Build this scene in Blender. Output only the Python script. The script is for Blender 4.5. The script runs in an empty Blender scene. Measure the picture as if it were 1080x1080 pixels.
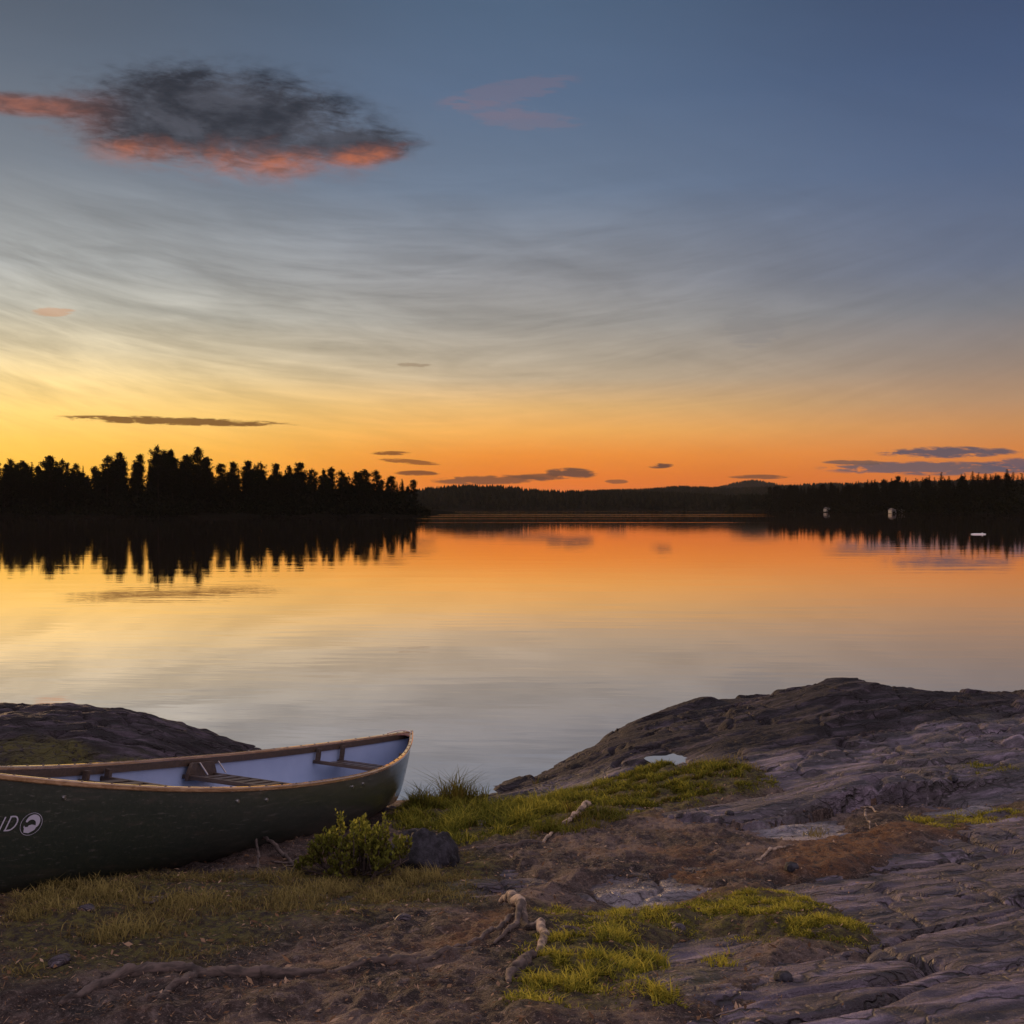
import bpy, math, random
import numpy as np
from mathutils import Matrix, Vector
R = math.radians
SC = bpy.context.scene
COL = SC.collection

# ------------------------------------------------------------------ camera
F, HOR, H = 1155.0, 535.0, 2.179          # focal length in photo pixels, horizon row, eye height above the lake
cam_d = bpy.data.cameras.new('camera'); cam = bpy.data.objects.new('camera', cam_d); COL.objects.link(cam)
cam.location = (0, 0, H); cam.rotation_euler = (R(90) - math.atan(5 / F), 0, 0)
cam_d.sensor_width = 36; cam_d.angle = 2 * math.atan(540 / F); cam_d.clip_start = 0.05; cam_d.clip_end = 20000
SC.camera = cam
SC.view_settings.view_transform = 'Standard'; SC.view_settings.look = 'None'
SC.view_settings.exposure = 0; SC.view_settings.gamma = 1
SC.cycles.max_bounces = 6; SC.cycles.diffuse_bounces = 3; SC.cycles.glossy_bounces = 4
SC.cycles.transparent_max_bounces = 6; SC.cycles.caustics_reflective = False; SC.cycles.caustics_refractive = False

def lin(r, g, b, k=1.0):
    o = []
    for c in (r, g, b):
        c = c / 255
        o.append(k * (c / 12.92 if c <= .04045 else ((c + .055) / 1.055) ** 2.4))
    return (o[0], o[1], o[2], 1)

# ------------------------------------------------------------------ node helpers
class NT:
    def __init__(s, tree): s.t = tree; tree.nodes.clear()
    def n(s, typ, **kw):
        nd = s.t.nodes.new(typ)
        for k, v in kw.items():
            if k.startswith('i_'):
                key = k[2:]; key = int(key) if key.isdigit() else key.replace('_', ' ')
                s.set(nd, key, v)
            else: setattr(nd, k, v)
        return nd
    def set(s, nd, key, v):
        sock = nd.inputs[key]
        if isinstance(v, bpy.types.NodeSocket): s.t.links.new(v, sock)
        elif isinstance(v, bpy.types.Node): s.t.links.new(v.outputs[0], sock)
        else: sock.default_value = v
    def m(s, op, a, b=0.0, c=0.0, clamp=False):
        nd = s.t.nodes.new('ShaderNodeMath'); nd.operation = op; nd.use_clamp = clamp
        s.set(nd, 0, a); s.set(nd, 1, b)
        if op in ('MULTIPLY_ADD', 'SMOOTH_MIN', 'COMPARE'): s.set(nd, 2, c)
        return nd.outputs[0]
    def ss(s, x, a, b):                      # smoothstep a..b
        nd = s.t.nodes.new('ShaderNodeMapRange'); nd.interpolation_type = 'SMOOTHSTEP'
        s.set(nd, 0, x); s.set(nd, 1, a); s.set(nd, 2, b); s.set(nd, 3, 0.0); s.set(nd, 4, 1.0)
        return nd.outputs[0]
    def mix(s, f, a, b, mode='MIX'):
        nd = s.t.nodes.new('ShaderNodeMix'); nd.data_type = 'RGBA'; nd.blend_type = mode; nd.clamp_factor = True
        s.set(nd, 0, f); s.set(nd, 6, a); s.set(nd, 7, b)
        return nd.outputs[2]
    def ramp(s, f, stops):
        nd = s.t.nodes.new('ShaderNodeValToRGB'); cr = nd.color_ramp
        while len(cr.elements) < len(stops): cr.elements.new(0.5)
        for e, (p, c) in zip(cr.elements, sorted(stops, key=lambda q: q[0])): e.position = p; e.color = c
        s.set(nd, 0, f); return nd.outputs[0]
    def noise(s, vec, scale, detail=4, rough=.55, out=0, dist=0.0):
        nd = s.t.nodes.new('ShaderNodeTexNoise'); s.set(nd, 'Vector', vec); s.set(nd, 'Scale', scale)
        s.set(nd, 'Detail', detail); s.set(nd, 'Roughness', rough); s.set(nd, 'Distortion', dist)
        return nd.outputs[out]
    def xyz(s, x, y, z):
        nd = s.t.nodes.new('ShaderNodeCombineXYZ'); s.set(nd, 0, x); s.set(nd, 1, y); s.set(nd, 2, z); return nd.outputs[0]
    def mapping(s, vec, scale=(1, 1, 1), rot=(0, 0, 0)):
        if rot != (0, 0, 0):                   # turn first, stretch afterwards
            r0 = s.t.nodes.new('ShaderNodeMapping'); s.set(r0, 0, vec); r0.inputs['Rotation'].default_value = rot; vec = r0.outputs[0]; rot = (0, 0, 0)
        nd = s.t.nodes.new('ShaderNodeMapping'); s.set(nd, 0, vec); nd.inputs['Scale'].default_value = scale
        nd.inputs['Rotation'].default_value = rot; return nd.outputs[0]

# ------------------------------------------------------------------ world: dusk sky with its clouds, brightened overhead and behind as fill, all by direction
SUN_AZ, SUN_EL = R(-36), R(6.5)
W = bpy.data.worlds.new('World'); SC.world = W; W.use_nodes = True
w = NT(W.node_tree)
tc = w.n('ShaderNodeTexCoord').outputs['Generated']
nrm = w.n('ShaderNodeVectorMath', operation='NORMALIZE', i_0=tc).outputs[0]
sep = w.n('ShaderNodeSeparateXYZ', i_0=nrm)
dx, dy, dz = sep.outputs[0], sep.outputs[1], sep.outputs[2]
zz = w.m('ABSOLUTE', dz)
az = w.m('ARCTAN2', dx, dy)                                   # 0 ahead, negative to the left
el = lambda y: math.sin(math.atan((535 - y) / 1155))
def sky_ramp(rows, top):
    st = [(el(y), lin(*c)) for y, c in rows] + [(.62, lin(*top[0], 1.15)), (1.0, lin(*top[1], 1.4))]
    return w.ramp(zz, st)
TOP = ((178, 170, 182), (206, 190, 200))  # sky above the view, brightened as fill for the bank
left = sky_ramp([(535, (252, 170, 50)), (505, (255, 186, 58)), (470, (253, 200, 92)), (440, (252, 210, 122)), (410, (240, 210, 146)), (380, (214, 198, 162)),
                 (340, (182, 179, 166)), (300, (158, 160, 158)), (200, (118, 126, 136)), (100, (94, 105, 120)), (0, (76, 86, 101))], TOP)
mid = sky_ramp([(535, (212, 98, 24)), (505, (224, 118, 38)), (480, (232, 140, 54)), (455, (234, 168, 86)), (430, (222, 176, 112)), (400, (188, 168, 140)), (380, (174, 161, 142)),
                (340, (154, 150, 144)), (300, (140, 140, 142)), (200, (106, 121, 142)), (100, (88, 107, 134)), (0, (78, 98, 124))], TOP)
right = sky_ramp([(535, (186, 88, 30)), (505, (202, 108, 46)), (480, (206, 126, 64)), (455, (196, 138, 88)), (430, (172, 136, 106)), (400, (150, 130, 116)), (380, (138, 126, 120)),
                  (340, (116, 118, 126)), (300, (100, 109, 129)), (200, (82, 98, 128)), (100, (68, 85, 117)), (0, (58, 72, 101))], TOP)
rear_fill = w.ramp(zz, [(0, lin(216, 178, 182, 1.4)), (.15, lin(228, 198, 206, 1.4)), (.4, lin(220, 200, 218, 1.4)), (.62, lin(214, 196, 208, 1.4)), (1, lin(206, 188, 202, 1.4))])  # unseen sky behind the camera, brightened past dusk to light the foreground
deg = w.m('MULTIPLY', az, 180 / math.pi)
f1 = w.ss(deg, -27.0, 2.0); f2 = w.ss(deg, -2.0, 27.0)
base = w.mix(f2, w.mix(f1, left, mid), right)
aab = w.m('ABSOLUTE', w.m('ADD', deg, 12.0))
base = w.mix(w.ss(aab, 45.0, 110.0), base, rear_fill)
# gnomonic sky coordinates of the half in front, in units of the photo's pixel angle
dyc = w.m('MAXIMUM', dy, .05)
U = w.m('MULTIPLY_ADD', w.m('DIVIDE', dx, dyc), 1155.0, 540.0)
V = w.m('MULTIPLY_ADD', w.m('DIVIDE', zz, dyc), -1155.0, 535.0)
front = w.ss(dy, .05, .3)
# thin high cirrus: long wisps fanning up from the lower left
uv = w.xyz(w.m('MULTIPLY', U, .001), w.m('MULTIPLY', V, .001), 0.0)
fan = w.m('MULTIPLY', w.m('SUBTRACT', U, 470.0), .001)
uvf = w.xyz(w.m('MULTIPLY', U, .001), w.m('MULTIPLY_ADD', w.m('MULTIPLY', fan, fan), .34, w.m('MULTIPLY', V, .001)), 0.0)
warp = w.mapping(uv, (2.2, 10.0, 1), (0, 0, R(-12)))
ci = w.noise(warp, 1.6, 7, .6, dist=.6)
ci2 = w.noise(w.mapping(uvf, (2.6, 17.0, 1)), 2.0, 6, .6, dist=.8)
band = w.m('MULTIPLY', w.ss(V, 130.0, 300.0), w.ss(V, 520.0, 360.0))
band = w.m('MULTIPLY', band, w.ss(U, 1400.0, 100.0))
ci3 = w.noise(w.mapping(uvf, (4.5, 46.0, 1)), 1.5, 5, .6, dist=.5)
cif = w.m('MULTIPLY', w.m('SUBTRACT', w.m('ADD', w.m('MULTIPLY', ci, .25), w.m('ADD', w.m('MULTIPLY', ci2, .55), w.m('MULTIPLY', ci3, .35))), .555), 2.3)
gain = w.m('MULTIPLY_ADD', w.m('MULTIPLY', cif, band), .78, 1.05)
gain = w.m('MULTIPLY', gain, w.m('MULTIPLY_ADD', w.m('SUBTRACT', ci, .5), .16, 1.0))
base = w.mix(1.0, base, w.xyz(gain, gain, gain), 'MULTIPLY')
# clouds
cn = w.noise(w.mapping(uv, (9, 16, 1), (0, 0, R(-4))), 1.3, 8, .6, dist=.35)
cnf = w.noise(w.mapping(uv, (26, 90, 1), (0, 0, R(-3))), 1.3, 6, .6, dist=.7)
def ell(cx, cy, a, b, sl=0.0):
    x = w.m('DIVIDE', w.m('SUBTRACT', U, cx), a)
    yc = w.m('MULTIPLY_ADD', w.m('SUBTRACT', U, cx), sl, cy) if sl else cy
    y = w.m('DIVIDE', w.m('SUBTRACT', V, yc), b)
    return w.m('SUBTRACT', 1.0, w.m('SQRT', w.m('ADD', w.m('MULTIPLY', x, x), w.m('MULTIPLY', y, y))))
# the big cloud
e = w.m('MAXIMUM', ell(232, 127, 225, 76, .08), ell(365, 153, 100, 32))
tail = ell(40, 112, 120, 17, .08)
e2 = w.m('MAXIMUM', e, tail)
nz = w.m('ADD', w.m('MULTIPLY', w.m('SUBTRACT', cn, .5), 1.9), w.m('MULTIPLY', w.m('SUBTRACT', cnf, .5), 1.3))
cng0 = w.noise(w.mapping(uv, (20, 70, 1), (0, 0, R(-10))), 1.6, 6, .65, dist=.8)
den = w.m('ADD', w.m('ADD', w.m('MULTIPLY', e2, 1.75), nz), w.m('MULTIPLY', w.m('SUBTRACT', cng0, .5), .8))
cov = w.m('MULTIPLY', w.ss(den, -.15, 1.05), w.ss(e2, -.08, .40))
under = w.m('ADD', w.m('DIVIDE', w.m('SUBTRACT', V, w.m('MULTIPLY_ADD', w.m('SUBTRACT', U, 240.0), .02, 150.0)), 22.0),
            w.m('MULTIPLY', w.m('SUBTRACT', cn, .5), 3.4))
under = w.m('MAXIMUM', w.ss(under, -.3, 1.5), w.m('MULTIPLY', w.m('MULTIPLY', w.ss(U, 150.0, 30.0), w.ss(V, 84.0, 112.0)), .5))
lo = w.ss(w.m('ADD', den, w.m('MULTIPLY', cnf, .5)), 1.35, .35)
dark = w.mix(w.ss(w.m('ADD', w.m('MULTIPLY', cnf, .2), w.m('ADD', w.m('MULTIPLY', cn, .85), w.m('MULTIPLY', cng0, .2))), .50, .76), lin(74, 76, 86), lin(40, 43, 52))
ccol = w.mix(w.m('MULTIPLY', under, .92), dark, w.mix(w.ss(cnf, .3, .7), lin(198, 112, 76), lin(142, 92, 78)))
base = w.mix(w.m('MULTIPLY', w.m('MULTIPLY', cov, .93), front), base, ccol)
# small clouds low over the hills: centre, half sizes, colour, strength
small = [(182, 444, 140, 5, .03, (104, 66, 34), .9), (412, 478, 24, 2.6, 0, (112, 66, 36), .85), (432, 487, 36, 3.0, .08, (120, 70, 38), .8),
         (441, 499, 27, 3.2, 0, (100, 58, 38), .85), (520, 506, 72, 5.5, -.02, (104, 66, 48), .85), (602, 499, 30, 6.5, .03, (96, 66, 54), .95),
         (570, 503, 34, 4, 0, (104, 66, 48), .85), (697, 491, 15, 3.4, -.05, (92, 62, 54), .95), (801, 503, 36, 2.8, 0, (106, 68, 50), .85),
         (1000, 477, 84, 7, -.01, (88, 80, 92), .95), (985, 494, 130, 8.5, .0, (96, 84, 92), .92), (1100, 491, 80, 10, 0, (90, 82, 96), .9),
         (900, 488, 38, 3.4, 0, (104, 82, 76), .85), (436, 385, 20, 3.4, 0, (140, 118, 94), .5), (535, 98, 84, 15, -.18, (168, 112, 104), .13), (520, 116, 60, 12, .12, (150, 112, 114), .10),
         (556, 127, 66, 13, .05, (168, 112, 104), .13), (57, 329, 26, 6, 0, (204, 150, 112), .55),
         (650, 508, 14, 2.6, 0, (110, 70, 50), .8), (795, 345, 40, 26, 0, (128, 126, 128), .3)]
cng = w.noise(w.mapping(uv, (30, 190, 1), (0, 0, R(-2))), 1.3, 6, .65, dist=.5)
cn2 = w.m('ADD', w.m('ADD', w.m('MULTIPLY', w.m('SUBTRACT', cng, .5), 4.6), w.m('MULTIPLY', w.m('SUBTRACT', cnf, .5), 2.4)), w.m('MULTIPLY', w.m('SUBTRACT', cn, .5), .8))
for (cx, cy, a, b, sl, c, k) in small:
    ee = ell(cx, cy, a, b, sl)
    cv = w.m('MULTIPLY', w.ss(w.m('ADD', w.m('MULTIPLY', ee, 1.7), cn2), -.2, .75), w.ss(ee, -.02, .26))
    base = w.mix(w.m('MULTIPLY', w.m('MULTIPLY', cv, k), front), base, lin(*c))
nish = w.n('ShaderNodeTexSky', sky_type='NISHITA', sun_disc=False, sun_elevation=R(2.0), sun_rotation=SUN_AZ, dust_density=2.0)
bg1 = w.n('ShaderNodeBackground', i_0=base, i_1=1.0)
bg2 = w.n('ShaderNodeBackground', i_0=nish.outputs[0], i_1=.002)
add = w.n('ShaderNodeAddShader', i_0=bg1, i_1=bg2)
out = w.n('ShaderNodeOutputWorld', i_0=add)

sun_d = bpy.data.lights.new('sun', 'SUN'); sun_d.energy = 3.2; sun_d.angle = R(6); sun_d.color = (1, .60, .30)
sun = bpy.data.objects.new('sun', sun_d); COL.objects.link(sun)
sd = Vector((math.sin(SUN_AZ) * math.cos(SUN_EL), math.cos(SUN_AZ) * math.cos(SUN_EL), math.sin(SUN_EL)))
sun.rotation_euler = sd.to_track_quat('Z', 'Y').to_euler(); sun.location = (-30, 40, 20)

# ------------------------------------------------------------------ materials
def mat(name, build):
    m = bpy.data.materials.new(name); m.use_nodes = True
    t = NT(m.node_tree); s = build(t)
    t.n('ShaderNodeOutputMaterial', i_0=s); return m
def pbr(t, col, rough=.8, bump=None, bs=.5, bd=.02, metal=0.0, spec=.5, coat=0.0):
    p = t.n('ShaderNodeBsdfPrincipled'); t.set(p, 'Base Color', col); t.set(p, 'Roughness', rough); t.set(p, 'Metallic', metal)
    t.set(p, 'Specular IOR Level', spec); t.set(p, 'Coat Weight', coat)
    if bump is not None:
        b = t.n('ShaderNodeBump', i_Strength=bs, i_Distance=bd, i_Height=bump); t.set(p, 'Normal', b.outputs[0])
    return p
def obj_co(t): return t.n('ShaderNodeTexCoord').outputs['Object']
def attr(t, name): return t.n('ShaderNodeAttribute', attribute_name=name).outputs['Fac']

def b_soil(t):
    co = obj_co(t)
    n1 = t.noise(co, 3.0, 6, .6); n2 = t.noise(co, 30.0, 6, .7); n3 = t.noise(co, 150.0, 3, .6)
    c = t.ramp(n1, [(.38, (.011, .007, .006, 1)), (.52, (.050, .032, .026, 1)), (.64, (.165, .118, .100, 1))])
    c = t.mix(t.ss(n2, .50, .70), c, (.17, .13, .115, 1))
    c = t.mix(t.ss(n2, .48, .34), c, (.018, .012, .010, 1))
    c = t.mix(t.m('MULTIPLY', t.ss(n3, .55, .72), .7), c, (.26, .20, .165, 1))
    rust = t.m('MAXIMUM', attr(t, 'litter'), t.m('MULTIPLY', t.ss(t.noise(co, 1.7, 5, .65), .54, .64), .6))
    c = t.mix(t.m('MULTIPLY', rust, t.ss(n2, .3, .6)), c, (.15, .066, .022, 1))
    c = t.mix(t.m('MULTIPLY', attr(t, 'moss'), t.ss(n2, .28, .5)), c, t.mix(t.ss(n2, .42, .6), (.035, .026, .010, 1), (.11, .098, .018, 1)))
    bm = t.m('ADD', n2, t.m('MULTIPLY', n3, .6))
    return pbr(t, c, .85, bm, 1.0, .05, spec=.3)
def b_rock(t):
    co = obj_co(t)
    st = t.mapping(co, (1.2, 7.0, 4.0), (0, 0, R(-24)))
    n1 = t.noise(st, 1.6, 8, .62, dist=.4); n2 = t.noise(co, 26.0, 6, .65); n3 = t.noise(co, 130.0, 3, .6); n4 = t.noise(co, 1.1, 5, .6)
    n5 = t.noise(t.mapping(co, (2.0, 22.0, 8.0), (0, 0, R(-24))), 1.5, 6, .65, dist=.5)
    c = t.ramp(n1, [(.30, (.012, .009, .011, 1)), (.43, (.034, .027, .033, 1)), (.55, (.098, .078, .104, 1)), (.68, (.235, .192, .245, 1))])
    c = t.mix(t.m('MULTIPLY', t.ss(n5, .54, .62), .7), c, (.042, .034, .035, 1))
    c = t.mix(t.m('MULTIPLY', t.ss(n4, .48, .66), .8), c, (.052, .042, .043, 1))
    c = t.mix(t.m('MULTIPLY', t.ss(n3, .54, .7), .5), c, (.03, .025, .025, 1))
    c = t.mix(t.m('MULTIPLY', t.ss(n2, .58, .74), .7), c, (.27, .25, .265, 1))
    wco = t.n('ShaderNodeVectorMath', operation='ADD', i_0=co, i_1=t.n('ShaderNodeVectorMath', operation='SCALE', i_0=t.noise(co, 2.5, 4, .6, out=1), i_3=.35).outputs[0]).outputs[0]
    v1 = t.n('ShaderNodeTexVoronoi', feature='DISTANCE_TO_EDGE', i_0=t.mapping(wco, (1.0, 4.5, 2.0), (0, 0, R(-24))), i_2=1.3).outputs[0]
    v2 = t.n('ShaderNodeTexVoronoi', feature='DISTANCE_TO_EDGE', i_0=t.mapping(wco, (2.2, 11.0, 5.0), (0, 0, R(-16))), i_2=2.0).outputs[0]
    cr1 = t.m('MULTIPLY', t.ss(v1, .0, .035), 1.0); cr2 = t.m('ADD', t.m('MULTIPLY', t.ss(v2, .0, .07), t.ss(n4, .42, .6)), t.ss(n4, .6, .42))
    c = t.mix(t.m('SUBTRACT', 1.0, cr1), c, (.018, .014, .013, 1)); c = t.mix(t.m('MULTIPLY', t.m('SUBTRACT', 1.0, cr2), .7), c, (.022, .017, .016, 1))
    c = t.mix(t.m('MULTIPLY', attr(t, 'darken'), t.m('MULTIPLY_ADD', t.ss(n1, .62, .42), .25, .72)), c, (.013, .011, .012, 1))
    c = t.mix(t.m('MULTIPLY', attr(t, 'moss'), t.ss(n2, .36, .5)), c, (.07, .065, .02, 1))
    c = t.mix(t.m('MULTIPLY', attr(t, 'pale'), t.ss(n2, .3, .55)), c, (.22, .20, .215, 1))
    bm = t.m('ADD', t.m('ADD', t.m('MULTIPLY', cr1, .55), t.m('MULTIPLY_ADD', n1, .6, t.m('MULTIPLY', cr2, .45))), t.m('ADD', t.m('MULTIPLY', n5, .9), t.m('ADD', t.m('MULTIPLY', n2, .6), t.m('MULTIPLY', n3, .25))))
    return pbr(t, c, t.m('MULTIPLY_ADD', n2, .45, t.m('MULTIPLY_ADD', attr(t, 'pale'), -.22, t.m('MULTIPLY_ADD', attr(t, 'darken'), .2, .34))), bm, 1.0, .05, spec=t.m('MULTIPLY_ADD', attr(t, 'darken'), -.2, .36))
def b_water(t):
    co = obj_co(t)
    dist = t.n('ShaderNodeVectorMath', operation='LENGTH', i_0=co).outputs['Value']
    far = t.ss(dist, 10.0, 260.0)
    a = t.noise(t.mapping(co, (.16, .55, 1)), 1.0, 3, .5)
    b = t.noise(t.mapping(co, (.9, 3.2, 1), (0, 0, R(6))), 1.0, 3, .5)
    # ruffled lanes: long narrow strips where a breath of wind roughens the surface
    lane = t.noise(t.mapping(co, (.0016, .030, 1)), 1.0, 3, .6)
    sx = t.n('ShaderNodeSeparateXYZ', i_0=co); az_ = t.m('DIVIDE', sx.outputs[0], t.m('MAXIMUM', sx.outputs[1], 1.0))
    ruff = t.m('MULTIPLY', t.m('MULTIPLY', t.ss(lane, .58, .64), t.ss(dist, 110.0, 220.0)), t.ss(az_, .27, .17))
    h = t.m('ADD', t.m('MULTIPLY', a, .0045), t.m('MULTIPLY', b, .0010))
    h = t.m('ADD', h, t.m('MULTIPLY', ruff, t.m('MULTIPLY', t.noise(t.mapping(co, (.5, 1.5, 1)), 1.0, 2), .07)))
    bp = t.n('ShaderNodeBump', i_Strength=1.0, i_Distance=1.0, i_Height=h)
    fr = t.n('ShaderNodeFresnel', i_0=1.33, i_1=bp.outputs[0]).outputs[0]
    fac = t.m('MAXIMUM', fr, .93)
    g = t.n('ShaderNodeBsdfGlossy', i_0=(.985, .898, .87, 1), i_1=.015); t.set(g, 'Normal', bp.outputs[0])
    d = t.n('ShaderNodeBsdfDiffuse', i_0=(.03, .026, .02, 1))
    return t.n('ShaderNodeMixShader', i_0=fac, i_1=d, i_2=g)
def b_hull(t):
    co = obj_co(t)
    n = t.noise(co, 60.0, 4, .7); n2 = t.noise(t.mapping(co, (1.0, 1.0, 6.0)), 5.0, 5, .6)
    c = t.mix(t.ss(n, .5, .72), (.019, .027, .021, 1), (.033, .041, .032, 1))
    c = t.mix(t.m('MULTIPLY', t.ss(n2, .55, .75), .5), c, (.06, .050, .040, 1))
    sc = t.noise(t.mapping(co, (1.5, 40, 60), (0, 0, 0)), 2.0, 4, .6, dist=.3); lo_ = t.n('ShaderNodeSeparateXYZ', i_0=co).outputs[2]
    c = t.mix(t.m('MULTIPLY', t.ss(sc, .60, .68), .5), c, (.10, .10, .09, 1))
    c = t.mix(t.m('MULTIPLY', t.ss(t.m('ADD', lo_, t.m('MULTIPLY', n2, .22)), .24, .10), .4), c, (.045, .032, .022, 1))
    return pbr(t, c, t.m('MULTIPLY_ADD', n2, .25, .24), n, .2, .002, spec=.5, coat=.4)
def b_lining(t):
    co = obj_co(t); n = t.noise(co, 7.0, 5, .6)
    return pbr(t, t.mix(n, (.19, .26, .40, 1), (.28, .35, .50, 1)), .5, n, .1, .004)
def wood(c1, c2, rough, coat, axis=(3.0, 40.0, 40.0)):
    def b(t):
        n = t.noise(t.mapping(obj_co(t), axis), 2.0, 6, .6, dist=.6)
        return pbr(t, t.mix(t.ss(n, .3, .7), c1, c2), rough, n, .2, .003, coat=coat)
    return b
def plain(c, rough=.6, metal=0.0, var=.3):
    def b(t):
        n = t.noise(obj_co(t), 30.0, 4, .6)
        return pbr(t, t.mix(n, tuple(v * (1 - var) for v in c[:3]) + (1,), tuple(min(1, v * (1 + var)) for v in c[:3]) + (1,)), rough, metal=metal)
    return b
def leafy(c1, c2, c3, tl=.35, scale=9.0):
    def b(t):
        a = attr(t, 'tint')
        c = t.ramp(a, [(0, c1), (.55, c2), (1, c3)])
        d = t.n('ShaderNodeBsdfDiffuse', i_0=c); tr = t.n('ShaderNodeBsdfTranslucent', i_0=c)
        return t.n('ShaderNodeMixShader', i_0=tl, i_1=d, i_2=tr)
    return b
M = {}
M['soil'] = mat('soil', b_soil); M['rock'] = mat('rock', b_rock); M['water'] = mat('water', b_water)
M['hull'] = mat('hull_paint', b_hull); M['lining'] = mat('lining', b_lining)
M['ash'] = mat('ash_wood', wood((.17, .095, .045, 1), (.34, .22, .12, 1), .25, 1.0))
M['seatwood'] = mat('seat_wood', wood((.020, .013, .009, 1), (.060, .038, .024, 1), .5, .15, (40, 3, 40)))
M['deckwood'] = mat('deck_wood', wood((.09, .03, .02, 1), (.15, .055, .035, 1), .4, .3))
M['steel'] = mat('steel', plain((.6, .6, .6, 1), .3, 1.0, .1))
M['white'] = mat('white_vinyl', plain((.36, .37, .44, 1), .5, 0, .12)); M['cord'] = mat('cord', plain((.42, .38, .34, 1), .9))
M['grass'] = mat('grass_blades', leafy((.095, .058, .020, 1), (.085, .098, .016, 1), (.36, .31, .045, 1), .4))
M['dry'] = mat('dry_grass', leafy((.06, .040, .026, 1), (.115, .090, .034, 1), (.22, .18, .06, 1), .35))
M['shrub'] = mat('shrub_leaf', leafy((.06, .050, .016, 1), (.12, .135, .024, 1), (.30, .29, .05, 1), .42))
M['litter'] = mat('litter', leafy((.05, .03, .02, 1), (.13, .075, .04, 1), (.30, .21, .14, 1), .1))
M['bark'] = mat('bark', wood((.016, .011, .009, 1), (.085, .062, .052, 1), .95, 0, (9, 9, 40)))
def b_pale(t):
    co = obj_co(t); a = t.noise(co, 14.0, 5, .6); b = t.noise(t.mapping(co, (60, 60, 60)), 1.0, 5, .7)
    c = t.mix(t.ss(a, .40, .60), (.045, .032, .026, 1), (.31, .235, .17, 1)); c = t.mix(t.m('MULTIPLY', t.ss(b, .55, .7), .7), c, (.06, .042, .03, 1))
    return pbr(t, c, .9, t.m('ADD', a, b), .8, .012)
M['palebark'] = mat('pale_bark', b_pale)
M['stone'] = mat('stone', lambda t: pbr(t, t.mix(t.ss(t.noise(t.mapping(obj_co(t), (6, 6, 2)), 4.0, 6, .65), .4, .65), (.006, .006, .008, 1), (.030, .029, .037, 1)), .7,
                                        t.noise(obj_co(t), 22.0, 6, .7), .9, .02, spec=.2))
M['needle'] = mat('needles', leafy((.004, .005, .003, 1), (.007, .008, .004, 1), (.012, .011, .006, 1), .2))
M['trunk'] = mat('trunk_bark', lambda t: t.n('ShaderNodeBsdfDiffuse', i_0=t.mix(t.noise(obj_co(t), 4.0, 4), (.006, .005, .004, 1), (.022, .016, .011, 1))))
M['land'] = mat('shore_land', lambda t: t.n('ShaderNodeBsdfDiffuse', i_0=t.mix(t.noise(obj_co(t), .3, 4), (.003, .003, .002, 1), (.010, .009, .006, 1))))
M['cabin'] = mat('cabin_paint', plain((.16, .155, .145, 1), .7, 0, .05)); M['roof'] = mat('cabin_roof', plain((.06, .05, .05, 1), .8))
M['pane'] = mat('pane', plain((.03, .03, .035, 1), .1)); M['float'] = mat('float_paint', plain((.75, .74, .72, 1), .5, 0, .05))

# ------------------------------------------------------------------ object helpers
def mesh(name, V, Fc, m, parent=None, smooth=True, tint=None, attrs=None):
    me = bpy.data.meshes.new(name)
    V = np.asarray(V, np.float32)
    if isinstance(Fc, np.ndarray):
        k = Fc.shape[1]
        me.vertices.add(len(V)); me.vertices.foreach_set('co', V.ravel())
        me.loops.add(Fc.size); me.loops.foreach_set('vertex_index', Fc.astype(np.int32).ravel())
        me.polygons.add(len(Fc)); me.polygons.foreach_set('loop_start', np.arange(0, Fc.size, k, dtype=np.int32))
        me.polygons.foreach_set('loop_total', np.full(len(Fc), k, np.int32))
    else:
        me.from_pydata(V.tolist(), [], [list(f) for f in Fc])
    me.update(calc_edges=True); me.validate()
    if smooth: me.polygons.foreach_set('use_smooth', np.ones(len(me.polygons), bool))
    at_ = dict(attrs or {})
    if tint is not None: at_['tint'] = tint
    for k_, v_ in at_.items():
        a = me.attributes.new(k_, 'FLOAT', 'POINT'); a.data.foreach_set('value', np.asarray(v_, np.float32))
    me.materials.append(m)
    o = bpy.data.objects.new(name, me); COL.objects.link(o)
    if parent: o.parent = parent
    return o
def tag(o, label=None, cat=None, group=None, kind=None):
    if label: o['label'] = label
    if cat: o['category'] = cat
    if group: o['group'] = group
    if kind: o['kind'] = kind
    return o
def empty(name, loc=(0, 0, 0), rz=0.0):
    o = bpy.data.objects.new(name, None); COL.objects.link(o); o.location = loc; o.rotation_euler = (0, 0, rz); o.empty_display_size = .2
    return o
def copy_tree(o):
    c = o.copy(); COL.objects.link(c)
    for ch in list(o.children):
        d = ch.copy(); COL.objects.link(d); d.parent = c
    return c
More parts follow.
